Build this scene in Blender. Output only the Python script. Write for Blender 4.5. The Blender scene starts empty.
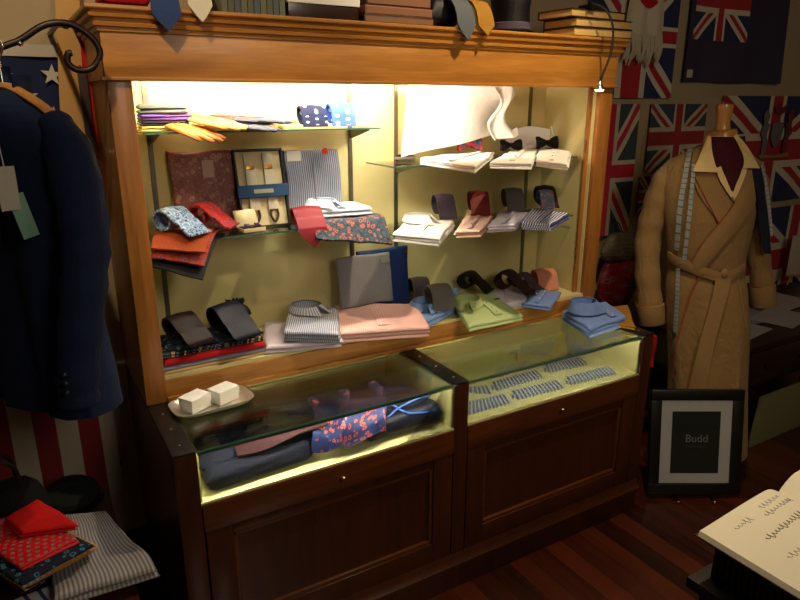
import bpy, bmesh, math, random
from mathutils import Vector, Matrix, noise
PI = math.pi
R = math.radians
random.seed(7)
S = bpy.context.scene
COL = S.collection

# ------------------------------------------------------------------ camera
CAM = Vector((-0.24566, -1.50453, 1.6)); YAW, PIT, ROL, FPX = 0.536172, 0.296416, 0.00122474, 653.919
FW = Vector((math.sin(YAW)*math.cos(PIT), math.cos(YAW)*math.cos(PIT), -math.sin(PIT)))
RT = Vector((math.cos(YAW), -math.sin(YAW), 0)); UP = RT.cross(FW)
RT2 = RT*math.cos(ROL)+UP*math.sin(ROL); UP2 = UP*math.cos(ROL)-RT*math.sin(ROL)
cd = bpy.data.cameras.new('camera'); cam = bpy.data.objects.new('camera', cd); COL.objects.link(cam)
cam.matrix_world = Matrix(((RT2.x, UP2.x, -FW.x, CAM.x), (RT2.y, UP2.y, -FW.y, CAM.y), (RT2.z, UP2.z, -FW.z, CAM.z), (0, 0, 0, 1)))
cd.sensor_width = 36; cd.lens = 36*FPX/800; cd.clip_start = .02
S.camera = cam
S.view_settings.view_transform = 'Standard'; S.view_settings.look = 'None'
S.view_settings.exposure = 0; S.view_settings.gamma = 1


def at(px, py, ax, val):
    """the point of the plane ax = val seen at a pixel of the 800x600 photograph"""
    d = FW*FPX+RT2*(px-400)+UP2*(300-py); i = 'xyz'.index(ax)
    return CAM+d*((val-CAM[i])/d[i])


# ------------------------------------------------------------------ materials
def lin(c):
    return tuple(((v/255)/12.92 if v/255 <= .04045 else ((v/255+.055)/1.055)**2.4) for v in c[:3])+(1,)


class N:
    def __init__(s, name):
        s.m = bpy.data.materials.new(name); s.m.use_nodes = True; s.t = s.m.node_tree; s.t.nodes.clear()
        s.out = s.t.nodes.new('ShaderNodeOutputMaterial'); s.b = s.t.nodes.new('ShaderNodeBsdfPrincipled')
        s.t.links.new(s.b.outputs[0], s.out.inputs[0])

    def n(s, t, **k):
        q = s.t.nodes.new(t)
        for a, b in k.items(): setattr(q, a, b)
        return q

    def put(s, sock, v):
        if hasattr(v, 'is_output'): s.t.links.new(v, sock)
        elif v is not None: sock.default_value = v

    def f(s, op, a, b=None, c=None):
        q = s.n('ShaderNodeMath', operation=op)
        for i, v in enumerate((a, b, c)):
            if v is not None: s.put(q.inputs[i], v)
        return q.outputs[0]

    def mix(s, fac, a, b):
        q = s.n('ShaderNodeMix', data_type='RGBA'); s.put(q.inputs[0], fac); s.put(q.inputs[6], a); s.put(q.inputs[7], b)
        return q.outputs[2]

    def uv(s):
        t = s.n('ShaderNodeTexCoord'); q = s.n('ShaderNodeSeparateXYZ'); s.t.links.new(t.outputs['UV'], q.inputs[0])
        return t.outputs['UV'], q.outputs[0], q.outputs[1]

    def obj(s, sc=(1, 1, 1)):
        t = s.n('ShaderNodeTexCoord'); q = s.n('ShaderNodeMapping'); s.t.links.new(t.outputs['Object'], q.inputs[0]); q.inputs['Scale'].default_value = sc
        return q.outputs[0]

    def noise(s, vec, scale, detail=3, dist=0):
        q = s.n('ShaderNodeTexNoise'); s.put(q.inputs['Vector'], vec); q.inputs['Scale'].default_value = scale
        q.inputs['Detail'].default_value = detail; q.inputs['Distortion'].default_value = dist
        return q.outputs[0]

    def ramp(s, v, st, interp='LINEAR'):
        q = s.n('ShaderNodeValToRGB'); s.put(q.inputs[0], v); e = q.color_ramp.elements; q.color_ramp.interpolation = interp
        while len(e) < len(st): e.new(.5)
        for k, (p, c) in zip(e, st): k.position = p; k.color = c
        return q.outputs[0]

    def bump(s, h, strength, dist=.002):
        q = s.n('ShaderNodeBump'); q.inputs['Strength'].default_value = strength; q.inputs['Distance'].default_value = dist
        s.put(q.inputs['Height'], h); s.t.links.new(q.outputs[0], s.b.inputs['Normal'])

    def set(s, **k):
        for a, v in k.items(): s.put(s.b.inputs[a.replace('_', ' ')], v)
        return s.m


def plain(name, c, rough=.5, metal=0, coat=0, var=.08, **k):
    n = N(name); v = n.noise(n.obj(), 9, 3)
    d = tuple(x*(1-2*var) for x in lin(c)[:3])+(1,)
    col = n.mix(v, d, lin(c))
    n.set(Base_Color=col, Roughness=rough, Metallic=metal, Coat_Weight=coat)
    return n.m


def wood(name, dark, light, axis='x', rough=.32, coat=.35, scale=1.0):
    n = N(name); sc = {'x': (1.2, 14, 14), 'z': (14, 14, 1.2), 'y': (14, 1.2, 14)}[axis]
    v = n.obj(tuple(a*scale for a in sc))
    a = n.noise(v, 1.6, 6, 1.2); b = n.noise(v, 9, 4, .3); g = n.noise(n.obj(), 2.2, 2)
    m = n.f('ADD', n.f('MULTIPLY', a, .55), n.f('ADD', n.f('MULTIPLY', b, .25), n.f('MULTIPLY', g, .2)))
    col = n.ramp(m, [(.32, lin(dark)), (.66, lin(light))])
    n.bump(b, .12, .001); n.set(Base_Color=col, Roughness=rough, Coat_Weight=coat, Coat_Roughness=.15)
    return n.m


def fab(name, c, pat=None, cs=(), fr=60, duty=.5, rough=.85, sheen=.0, axis=0, wrinkle=.5):
    n = N(name); uv, u, v = n.uv(); base = lin(c)
    cs = [lin(q) for q in cs]
    if axis: u, v = v, u
    if pat == 'stripe':
        base = n.mix(n.f('LESS_THAN', n.f('FRACT', n.f('MULTIPLY', u, fr)), duty), base, cs[0])
    elif pat == 'check':
        a = n.f('LESS_THAN', n.f('FRACT', n.f('MULTIPLY', u, fr)), duty); b = n.f('LESS_THAN', n.f('FRACT', n.f('MULTIPLY', v, fr)), duty)
        base = n.mix(n.f('MULTIPLY', n.f('ADD', a, b), .5), base, cs[0])
    elif pat == 'dots':
        row = n.f('FLOOR', n.f('MULTIPLY', v, fr)); off = n.f('MULTIPLY', n.f('MODULO', row, 2), .5)
        a = n.f('SUBTRACT', n.f('FRACT', n.f('ADD', n.f('MULTIPLY', u, fr), off)), .5); b = n.f('SUBTRACT', n.f('FRACT', n.f('MULTIPLY', v, fr)), .5)
        d = n.f('SQRT', n.f('ADD', n.f('MULTIPLY', a, a), n.f('MULTIPLY', b, b)))
        base = n.mix(n.f('LESS_THAN', d, duty*.5), base, cs[0])
    elif pat == 'paisley':
        q = n.n('ShaderNodeTexVoronoi'); q.inputs['Scale'].default_value = fr
        mp = n.n('ShaderNodeVectorMath', operation='ADD'); n.put(mp.inputs[0], uv)
        nz = n.n('ShaderNodeTexNoise'); n.put(nz.inputs[0], uv); nz.inputs['Scale'].default_value = fr*.7
        sc = n.n('ShaderNodeVectorMath', operation='SCALE'); n.put(sc.inputs[0], nz.outputs[1]); sc.inputs['Scale'].default_value = .9/fr
        n.put(mp.inputs[1], sc.outputs[0]); n.put(q.inputs['Vector'], mp.outputs[0])
        st = [(0, cs[-1]), (.18, cs[0]), (.34, base), (.62, cs[-1]), (.7, base)]
        base = n.ramp(q.outputs['Distance'], st, 'CONSTANT')
    w = n.noise(uv, 26, 4, .4); t = n.noise(uv, 700, 1)
    n.bump(n.f('ADD', n.f('MULTIPLY', w, wrinkle), n.f('MULTIPLY', t, .12)), .6, .006)
    n.set(Base_Color=base, Roughness=rough, Sheen_Weight=sheen); n.b.inputs['Specular IOR Level'].default_value = .22
    return n.m


def glass(name, tint, refl=.04, rough=.01):
    n = N(name); n.t.nodes.remove(n.b)
    tr = n.n('ShaderNodeBsdfTransparent'); tr.inputs[0].default_value = tint
    gl = n.n('ShaderNodeBsdfGlossy'); gl.inputs['Roughness'].default_value = rough
    fr = n.n('ShaderNodeFresnel'); fr.inputs[0].default_value = 1.5
    mx = n.n('ShaderNodeMixShader'); n.put(mx.inputs[0], n.f('ADD', n.f('MULTIPLY', fr.outputs[0], .85), refl-.04)); n.put(mx.inputs[1], tr.outputs[0]); n.put(mx.inputs[2], gl.outputs[0])
    n.t.links.new(mx.outputs[0], n.out.inputs[0])
    return n.m


def glow(name, c, s):
    n = N(name); n.set(Base_Color=lin(c), Emission_Color=lin(c), Emission_Strength=s); return n.m


def jackmat(name, blue=(28, 36, 78), red=(165, 28, 38), white=(205, 195, 170)):
    n = N(name); uv, u, v = n.uv()
    X = n.f('MULTIPLY', n.f('SUBTRACT', u, .5), 60); Y = n.f('MULTIPLY', n.f('SUBTRACT', v, .5), 30)
    ax = n.f('ABSOLUTE', X); ay = n.f('ABSOLUTE', Y)
    q = n.f('SUBTRACT', n.f('MULTIPLY', ay, 2), ax)      # signed distance to the diagonals, folded in the four quarters
    q = n.f('MULTIPLY', q, .447); aq = n.f('ABSOLUTE', q)
    col = n.mix(n.f('LESS_THAN', aq, 3), lin(blue), lin(white))
    col = n.mix(n.f('MULTIPLY', n.f('LESS_THAN', q, .9), n.f('GREATER_THAN', q, -1.3)), col, lin(red))
    mx = n.f('MINIMUM', ax, ay)
    col = n.mix(n.f('LESS_THAN', mx, 5), col, lin(white)); col = n.mix(n.f('LESS_THAN', mx, 3), col, lin(red))
    n.bump(n.noise(uv, 5, 3), .4, .01); n.set(Base_Color=col, Roughness=.9, Sheen_Weight=.1)
    return n.m


M_UP = wood('golden_brown_wood', (146, 92, 32), (202, 138, 58), 'x', rough=.42, coat=.12)
M_UPZ = wood('golden_brown_wood_upright', (126, 76, 27), (180, 118, 50), 'z', rough=.42, coat=.12)
M_LOW = wood('mahogany_rail', (62, 31, 11), (104, 54, 20), 'x', rough=.36)
M_LOWZ = wood('mahogany_upright', (46, 21, 8), (76, 36, 14), 'z', rough=.36)
M_DARKW = wood('dark_stained_wood', (26, 14, 9), (52, 28, 16), 'z', rough=.35)
M_DARKX = wood('dark_stained_board', (26, 14, 9), (52, 28, 16), 'x', rough=.3)
M_CREAM = plain('cream_painted_board', (212, 199, 140), .6, var=.05)
M_FELT = fab('pale_yellow_felt', (232, 224, 166), wrinkle=.1, rough=.95)
M_BLACKSTRIP = plain('black_lacquered_strip', (16, 15, 14), .35, coat=.2)
M_STEEL = plain('brushed_steel', (190, 188, 180), .25, 1)
M_BRASS = plain('worn_brass', (190, 150, 80), .3, 1)
M_SLOT = plain('slotted_steel', (120, 116, 100), .4, .8)
M_BLACK = plain('black_matt', (12, 12, 13), .5)
M_GLASS = glass('clear_glass', (.93, .97, .95, 1))
M_GLASST = glass('dim_counter_glass', (.76, .79, .75, 1))
M_GEDGE = plain('green_glass_edge', (70, 118, 100), .15, coat=.5)
M_IRON = plain('dark_wrought_iron', (46, 34, 30), .4, .6)


# ------------------------------------------------------------------ mesh helpers
def link(name, bm, mat, parent=None, loc=None, smooth=True, rot=None):
    bmesh.ops.recalc_face_normals(bm, faces=bm.faces)
    me = bpy.data.meshes.new(name); bm.to_mesh(me); bm.free()
    for p in me.polygons: p.use_smooth = smooth
    if smooth:
        try: me.set_sharp_from_angle(angle=R(42))
        except Exception: pass
    for m in (mat if isinstance(mat, (list, tuple)) else [mat]): me.materials.append(m)
    o = bpy.data.objects.new(name, me); COL.objects.link(o)
    if parent: o.parent = parent
    if loc is not None: o.location = loc
    if rot is not None: o.rotation_euler = rot
    return o


def tag(o, label, cat, group=None, kind=None):
    if label: o['label'] = label
    if cat: o['category'] = cat
    if group: o['group'] = group
    if kind: o['kind'] = kind
    return o


def thing(name, label, cat, loc=(0, 0, 0), rz=0, group=None, rot=None):
    o = bpy.data.objects.new(name, None); COL.objects.link(o); o.location = loc; o.empty_display_size = .05
    o.rotation_euler = rot if rot else (0, 0, rz)
    return tag(o, label, cat, group)


def copy_tree(o, parent=None):
    c = o.copy(); COL.objects.link(c)
    if parent: c.parent = parent
    for ch in [x for x in COL.objects if x.parent == o]: copy_tree(ch, c)
    return c


def BM(): return bmesh.new()


def box(bm, x0, x1, y0, y1, z0, z1, bev=0, mt=None, mi=0):
    g = bmesh.ops.create_cube(bm, size=1); vs = g['verts']
    for v in vs: v.co = Vector(((x0+x1)/2+v.co.x*(x1-x0), (y0+y1)/2+v.co.y*(y1-y0), (z0+z1)/2+v.co.z*(z1-z0)))
    fs = list({f for v in vs for f in v.link_faces})
    for f in fs: f.material_index = mi
    if bev:
        es = list({e for v in vs for e in v.link_edges})
        r = bmesh.ops.bevel(bm, geom=es, offset=bev, segments=2, affect='EDGES', profile=.6); vs = list({v for v in r['verts']} | {v for v in vs if v.is_valid})
    if mt is not None: bmesh.ops.transform(bm, matrix=mt, verts=[v for v in vs if v.is_valid])
    return bm


def bx(*a, **k): return box(BM(), *a, **k)


def prism(bm, pts, z0, z1, M=None):
    a = [bm.verts.new((x, y, z0)) for x, y in pts]; b = [bm.verts.new((x, y, z1)) for x, y in pts]; n = len(pts)
    bm.faces.new(a[::-1]); bm.faces.new(b)
    for i in range(n): bm.faces.new((a[i], a[(i+1) % n], b[(i+1) % n], b[i]))
    if M is not None: bmesh.ops.transform(bm, matrix=M, verts=a+b)
    return bm


def extrude_x(bm, prof, x0, x1):
    """profile of (y, z) points swept along x"""
    a = [bm.verts.new((x0, y, z)) for y, z in prof]; b = [bm.verts.new((x1, y, z)) for y, z in prof]; n = len(prof)
    bm.faces.new(a); bm.faces.new(b[::-1])
    for i in range(n): bm.faces.new((a[i], b[i], b[(i+1) % n], a[(i+1) % n]))
    return bm


def loft(bm, rings, closed=True, cap=True, uvs=1.0):
    uvl = bm.loops.layers.uv.verify(); vr = [[bm.verts.new(p) for p in r] for r in rings]; n = len(rings[0])
    for i in range(len(vr)-1):
        for j in range(n if closed else n-1):
            k = (j+1) % n
            f = bm.faces.new((vr[i][j], vr[i][k], vr[i+1][k], vr[i+1][j]))
            for l, (a, b) in zip(f.loops, ((j, i), (j+1, i), (j+1, i+1), (j, i+1))): l[uvl].uv = (a/n*uvs, b/len(vr)*uvs)
    if cap and closed:
        bm.faces.new(vr[0][::-1]); bm.faces.new(vr[-1])
    return bm


def tube(bm, pts, r, n=10, flat=1.0, uvs=1.0):
    pts = [Vector(p) for p in pts]; rr = r if isinstance(r, (list, tuple)) else [r]*len(pts)
    t0 = (pts[1]-pts[0]).normalized(); ref = Vector((0, 0, 1)) if abs(t0.z) < .9 else Vector((1, 0, 0)); a = t0.cross(ref).normalized()
    rings = []
    for i, p in enumerate(pts):
        t = (pts[min(i+1, len(pts)-1)]-pts[max(i-1, 0)]).normalized(); a = (a-t*a.dot(t)).normalized(); b = t.cross(a)
        rings.append([p+(a*math.cos(q)+b*math.sin(q)*flat)*rr[i] for q in [2*PI*k/n for k in range(n)]])
    return loft(bm, rings, uvs=uvs)


def smoothpts(pts, m=6):
    pts = [Vector(p) for p in pts]; out = []
    for i in range(len(pts)-1):
        p0 = pts[max(i-1, 0)]; p1 = pts[i]; p2 = pts[i+1]; p3 = pts[min(i+2, len(pts)-1)]
        for k in range(m):
            t = k/m; out.append(.5*((2*p1)+(p2-p0)*t+(2*p0-5*p1+4*p2-p3)*t*t+(3*p1-p0-3*p2+p3)*t*t*t))
    return out+[pts[-1]]


def surf(bm, f, nu, nv, th, Lu=1, Lv=1):
    """a sheet of real thickness from f(u, v); its uv runs in metres"""
    uvl = bm.loops.layers.uv.verify(); P = [[Vector(f(i/nu, j/nv)) for j in range(nv+1)] for i in range(nu+1)]; A, B = [], []
    for i in range(nu+1):
        ra, rb = [], []
        for j in range(nv+1):
            du = P[min(i+1, nu)][j]-P[max(i-1, 0)][j]; dv = P[i][min(j+1, nv)]-P[i][max(j-1, 0)]; nn = du.cross(dv)
            nn = nn.normalized() if nn.length > 1e-12 else Vector((0, 0, 1))
            ra.append(bm.verts.new(P[i][j]+nn*th/2)); rb.append(bm.verts.new(P[i][j]-nn*th/2))
        A.append(ra); B.append(rb)

    def face(vs, us):
        fc = bm.faces.new(vs)
        for l, (a, b) in zip(fc.loops, us): l[uvl].uv = (a/nu*Lu, b/nv*Lv)
    for i in range(nu):
        for j in range(nv):
            q = ((i, j), (i+1, j), (i+1, j+1), (i, j+1))
            face([A[a][b] for a, b in q], q); face([B[a][b] for a, b in q][::-1], q[::-1])
    for i in range(nu):
        for j in (0, nv):
            face((A[i][j], B[i][j], B[i+1][j], A[i+1][j]), ((i, j), (i, j), (i+1, j), (i+1, j)))
    for j in range(nv):
        for i in (0, nu):
            face((A[i][j], A[i][j+1], B[i][j+1], B[i][j]), ((i, j), (i, j+1), (i, j+1), (i, j)))
    return bm


def slab(bm, c, z0, h, n=14, rnd=.014, amp=.003, seed=0, bend=None):
    """soft folded cloth on the quad c (front-left, front-right, back-right, back-left), rounded edges"""
    c = [Vector((q[0], q[1])) for q in c]; L = (c[1]-c[0]).length; W = (c[3]-c[0]).length
    uvl = bm.loops.layers.uv.verify()

    def prm(L):
        e = min(rnd/L, .2); return [0, e*.15, e*.45, e] + [e+(1-2*e)*k/n for k in range(1, n)] + [1-e, 1-e*.45, 1-e*.15, 1]
    U, V = prm(L), prm(W); T, Bt = [], []
    for u in U:
        rt, rb = [], []
        for v in V:
            p = c[0]*(1-u)*(1-v)+c[1]*u*(1-v)+c[2]*u*v+c[3]*(1-u)*v
            eu = min(min(u, 1-u)*L, rnd)/rnd; ev = min(min(v, 1-v)*W, rnd)/rnd; e = math.sqrt(max(0, 1-(1-eu)**2))*math.sqrt(max(0, 1-(1-ev)**2))
            wv_ = min(amp*1.6, .008); p = p+Vector((noise.noise(Vector((p.x*11, p.y*11, seed+5.3))), noise.noise(Vector((p.x*11, p.y*11, seed+9.1)))))*wv_
            nz = noise.noise(Vector((p.x*14, p.y*14, seed*3.1)))*amp+noise.noise(Vector((p.x*40, p.y*40, seed*1.7)))*amp*.4
            zt = z0+h*(.35+.65*e)+nz*e; zb = z0+h*.3*(1-e)
            a = Vector((p.x, p.y, zt)); b = Vector((p.x, p.y, zb))
            if bend: a, b = bend(a), bend(b)
            rt.append(bm.verts.new(a)); rb.append(bm.verts.new(b))
        T.append(rt); Bt.append(rb)
    nu, nv = len(U), len(V)

    def face(ix, arr):
        f = bm.faces.new([arr[i][j] for i, j in ix])
        for l, (i, j) in zip(f.loops, ix): l[uvl].uv = (U[i]*L, V[j]*W)
    for i in range(nu-1):
        for j in range(nv-1):
            q = [(i, j), (i+1, j), (i+1, j+1), (i, j+1)]; face(q, T); face(q[::-1], Bt)

    def side(ix):
        for (a, b), (c2, d) in zip(ix, ix[1:]):
            f = bm.faces.new((T[a][b], Bt[a][b], Bt[c2][d], T[c2][d]))
            for l, (i, j, k) in zip(f.loops, ((a, b, 0), (a, b, .01), (c2, d, .01), (c2, d, 0))): l[uvl].uv = (U[i]*L+k, V[j]*W+k)
    side([(i, 0) for i in range(nu)]); side([(nu-1, j) for j in range(nv)]); side([(i, nv-1) for i in range(nu-1, -1, -1)]); side([(0, j) for j in range(nv-1, -1, -1)])
    return bm


def quad(z, pts, ymax=None):
    """four pixels (front-left, front-right, back-right, back-left) to floor positions at height z"""
    q = [at(x, y, 'z', z) for x, y in pts]
    if ymax:
        for p in q: p.y = min(p.y, ymax)
    return [(p.x, p.y) for p in q]


def centre(q): return (sum(p[0] for p in q)/len(q), sum(p[1] for p in q)/len(q))


def loc2(q, c): return [(p[0]-c[0], p[1]-c[1]) for p in q]


def lerpq(q, u, v):
    return tuple(q[0][i]*(1-u)*(1-v)+q[1][i]*u*(1-v)+q[2][i]*u*v+q[3][i]*(1-u)*v for i in (0, 1))


def layered(q, h, layers, seed=0, amp=.003, jit=.004, rnd=None):
    bm = BM(); rr = random.Random(seed)
    for k in range(layers):
        dx, dy = rr.uniform(-jit, jit), rr.uniform(-jit, jit)
        slab(bm, [(p[0]+dx, p[1]+dy) for p in q], h*k/layers, h/layers*1.05, seed=seed+k*.37 if k == layers-1 else seed, amp=amp if k == layers-1 else 0, rnd=rnd or min(.014, h/layers*.9), n=12 if k == layers-1 else 2)
    return bm


def text_bm(body, size, ext=.0006):
    cu = bpy.data.curves.new('t', 'FONT'); cu.body = body; cu.size = size; cu.align_x = 'CENTER'; cu.align_y = 'CENTER'; cu.extrude = ext
    o = bpy.data.objects.new('t', cu); COL.objects.link(o); dg = bpy.context.evaluated_depsgraph_get(); me = bpy.data.meshes.new_from_object(o.evaluated_get(dg))
    bm = BM(); bm.from_mesh(me); bpy.data.objects.remove(o); bpy.data.meshes.remove(me); return bm


# ------------------------------------------------------------------ room
WALLY = .72
XL, XR, YF, ZC = -1.3, 4.6, -3.4, 2.7


def struct(name, bm, m, **k):
    o = link(name, bm, m, smooth=False, **k); o['kind'] = 'structure'; return o


nf = N('dark_red_plank_floor'); v = nf.obj((1, 1, 1)); sp = nf.n('ShaderNodeSeparateXYZ'); nf.put(sp.inputs[0], v)
pl = nf.f('MULTIPLY', sp.outputs[0], 1/.085); idn = nf.f('FLOOR', pl); fr = nf.f('FRACT', pl)
cmb = nf.n('ShaderNodeCombineXYZ'); nf.put(cmb.inputs[0], nf.f('ADD', nf.f('MULTIPLY', sp.outputs[0], 20), nf.f('MULTIPLY', idn, 7.3))); nf.put(cmb.inputs[1], nf.f('MULTIPLY', sp.outputs[1], 1.3)); nf.put(cmb.inputs[2], idn)
gr = nf.noise(cmb.outputs[0], 1.5, 5, .6); wn = nf.n('ShaderNodeTexWhiteNoise', noise_dimensions='1D'); nf.put(wn.inputs['W'], idn)
g2 = nf.f('ADD', nf.f('MULTIPLY', gr, .6), nf.f('MULTIPLY', wn.outputs[0], .4))
fc = nf.ramp(g2, [(.25, lin((36, 12, 7))), (.75, lin((92, 38, 16)))])
gap = nf.f('LESS_THAN', fr, .03); fc = nf.mix(gap, fc, lin((14, 6, 4)))
nf.bump(nf.f('ADD', nf.f('MULTIPLY', gap, -1), nf.f('MULTIPLY', gr, .2)), .3, .003); nf.set(Base_Color=fc, Roughness=.3, Coat_Weight=.4, Coat_Roughness=.2)
struct('floor', bx(XL, XR, YF, WALLY+.1, -.1, 0), nf.m)
M_WALL = plain('tan_painted_plaster', (176, 156, 122), .9, var=.06)
M_CEIL = plain('off_white_ceiling', (205, 195, 172), .9, var=.03)
struct('wall_back', bx(XL, XR, WALLY, WALLY+.1, 0, ZC), M_WALL)
struct('wall_left', bx(XL-.1, XL, YF, WALLY+.1, 0, ZC), M_WALL)
struct('wall_right', bx(XR, XR+.1, YF, WALLY+.1, 0, ZC), M_WALL)
struct('wall_front', bx(XL-.1, XR+.1, YF-.1, YF, 0, ZC), M_WALL)
struct('ceiling', bx(XL-.1, XR+.1, YF-.1, WALLY+.1, ZC, ZC+.1), M_CEIL)
struct('baseboard_back', bx(XL, XR, WALLY-.018, WALLY, 0, .12, bev=.004), M_DARKX)

# ------------------------------------------------------------------ the lower display counter
W, HG, HR, HB, D, PW = 1.764, .7595, .609, .523, .3224, .058
XD0, XD1 = .849, .901
BK = .435
t = thing('display_counter', 'long dark wooden shop counter with two lit glass display bays and panelled front', 'counter', (0, 0, 0))
link('body', box(box(box(bx(0, W, .02, .70, .10, .50), .0, .02, .03, .70, .5, HG-.004), W-.02, W, .03, .70, .5, HG-.004),   .02, W-.02, .447, .70, .5, HG-.004), M_LOWZ, t, smooth=False)
for x0, x1, nm in ((0, PW, 'post'), (XD0, XD1, 'post'), (W-PW, W, 'post')):
    link(nm, bx(x0, x1, 0, .03, .08, HG-.003, bev=.003), M_LOWZ, t)
for x0, x1 in ((0, PW), (XD0, XD1), (W-PW, W)):
    s = link('top_strip', bx(x0, x1, 0, D-.004, HG-.003, HG+.004, bev=.002), M_BLACKSTRIP, t)
    for y in (.05, .15, .25):
        b = BM(); bmesh.ops.create_cone(b, cap_ends=True, segments=12, radius1=.004, radius2=.003, depth=.002)
        link('screw', b, M_STEEL, s, loc=((x0+x1)/2, y, HG+.0045))
for x0, x1 in ((PW, XD0), (XD1, W-PW)):
    dr = link('drawer', bx(x0+.001, x1-.001, -.002, .04, HB, HR-.004, bev=.003), M_LOW, t)
    b = BM(); tube(b, [((x0+x1)/2, -.002, HB+.04), ((x0+x1)/2, -.010, HB+.04), ((x0+x1)/2, -.014, HB+.04), ((x0+x1)/2, -.019, HB+.04)], [.004, .004, .009, .006], 12)
    link('knob', b, M_BRASS, dr)
    link('felt_floor', bx(x0, x1, .004, BK, HR-.012, HR), M_FELT, t, smooth=False)
    link('felt_wall', box(box(bx(x0, x0+.006, .012, BK, HR, HG-.006), x1-.006, x1, .012, BK, HR, HG-.006), x0, x1, BK, BK+.01, HR, HG-.01), M_FELT, t, smooth=False)
    # panelled front
    pn = link('front_panel', bx(x0, x1, .016, .03, .1, HB), M_LOWZ, t, smooth=False)
    fb = BM(); box(fb, x0+.004, x0+.075, .0, .018, .14, HB, bev=.003); box(fb, x1-.075, x1-.004, .0, .018, .14, HB, bev=.003); box(fb, x0+.075, x1-.075, 0, .018, .14, .21, bev=.003); box(fb, x0+.075, x1-.075, 0.003, .018, HB-.03, HB, bev=.003)
    link('panel_frame', fb, M_LOWZ, pn)
    mb = BM(); a, b_, c_, d_ = x0+.075, x1-.075, .21, HB-.03
    for q in ((a, a+.012, c_, d_), (b_-.012, b_, c_, d_), (a, b_, c_, c_+.012), (a, b_, d_-.012, d_)): box(mb, q[0], q[1], .006, .018, q[2], q[3], bev=.004)
    link('bead_moulding', mb, M_LOW, pn)
b = BM(); extrude_x(b, [(-.002, 0), (-.004, .085), (-.016, .09), (-.018, .105), (-.008, .115), (-.004, .128), (.0, .14), (.03, .14), (.03, 0)], .0, W)
link('plinth', b, M_LOWZ, t)
for x0, x1 in ((PW, XD0), (XD1, W-PW)):
    g = link('glass_top', bx(x0-.004, x1+.004, 0, D-.002, HG-.003, HG+.002), M_GLASST, t, smooth=False)
    link('glass_edge', bx(x0-.004, x1+.004, -.0015, .0, HG-.003, HG+.002), M_GEDGE, g, smooth=False)
    g = link('glass_front', bx(x0, x1, .002, .006, HR, HG-.003), M_GLASS, t, smooth=False)

# ------------------------------------------------------------------ the upper display cabinet
XC, ZF, ZT, ZL, PY = 1.78, 1.6487, 1.83, .8417, .322
IB = .60
t = thing('display_cabinet', 'tall golden brown wooden shop cabinet with cornice and lit cream interior', 'cabinet', (0, 0, HG+.003))
Z = HG+.003


def cab(name, bm, m, par=None, smooth=True):
    for v in bm.verts: v.co.z -= Z
    return link(name, bm, m, par or t, smooth=smooth)


cab('side_panel', bx(0, .02, PY+.012, .70, Z, 1.74), M_UPZ, smooth=False)
cab('side_panel', bx(XC-.02, XC, PY+.012, .70, Z, 1.74), M_UPZ, smooth=False)
b = bx(.0, .058, PY, PY+.02, Z, 1.70, bev=.004); cab('pilaster', b, M_UPZ)
b = bx(XC-.062, XC, PY, PY+.02, Z, 1.70, bev=.004); box(b, XC-.066, XC-.058, PY+.002, PY+.024, Z+.08, 1.70, bev=.003); cab('pilaster', b, M_UPZ)
cab('interior_wall', bx(.02, .05, PY+.02, IB, ZL, 1.72), M_CREAM, smooth=False)
cab('interior_wall', bx(1.70, XC-.02, PY+.045, IB, ZL, 1.72), M_CREAM, smooth=False)
cab('channel_strip', bx(1.712, XC-.02, PY+.02, PY+.035, ZL, 1.70), M_CREAM, smooth=False)
cab('bead_moulding', bx(1.694, XC-.02, PY+.035, PY+.045, ZL, 1.70, bev=.002), M_UPZ)
cab('back_panel', bx(.02, XC-.02, IB, .70, Z, 1.74), M_CREAM, smooth=False)
cab('display_deck', bx(.03, XC-.03, PY+.006, IB, ZL-.012, ZL), M_CREAM, smooth=False)
b = bx(.02, XC-.02, PY+.001, PY+.02, Z, ZL-.0125, bev=.002); box(b, .058, XC-.064, PY-.006, PY+.01, Z, Z+.016, bev=.004); cab('base_rail', b, M_UP)
cab('top_board', bx(.0, XC, PY+.0, .70, 1.74, 1.80), M_UP, smooth=False)
cab('fascia', bx(-.004, XC+.004, PY-.006, PY+.018, ZF+.004, 1.765, bev=.002), M_UP)
cab('fascia_lip', bx(-.012, XC+.012, PY-.016, PY+.03, ZF-.003, ZF+.006, bev=.003), M_UP)
for a_ in (-.004, XC): cab('fascia_return', bx(a_, a_+.004, PY, .70, ZF, 1.765), M_UP, smooth=False)
prof = [(0, 1.757), (-.005, 1.759), (-.006, 1.768), (-.013, 1.770), (-.015, 1.778), (-.009, 1.781), (-.010, 1.787), (-.021, 1.790), (-.023, 1.797), (-.016, 1.799), (-.017, 1.803), (-.027, 1.806), (-.029, 1.809), (-.029, 1.815), (-.025, 1.817), (0, 1.817)]
b = BM()
rings = []
for (o_, z) in prof:
    e = -o_; rings.append([Vector((-.004-e, .70, z)), Vector((-.004-e, PY-.006-e, z)), Vector((XC+.004+e, PY-.006-e, z)), Vector((XC+.004+e, .70, z))])
vr = [[b.verts.new(p) for p in r] for r in rings]
for i in range(len(vr)-1):
    for j in range(3): b.faces.new((vr[i][j], vr[i][j+1], vr[i+1][j+1], vr[i+1][j]))
b.faces.new(vr[-2]); cab('cornice', b, M_UP, smooth=False)
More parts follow.
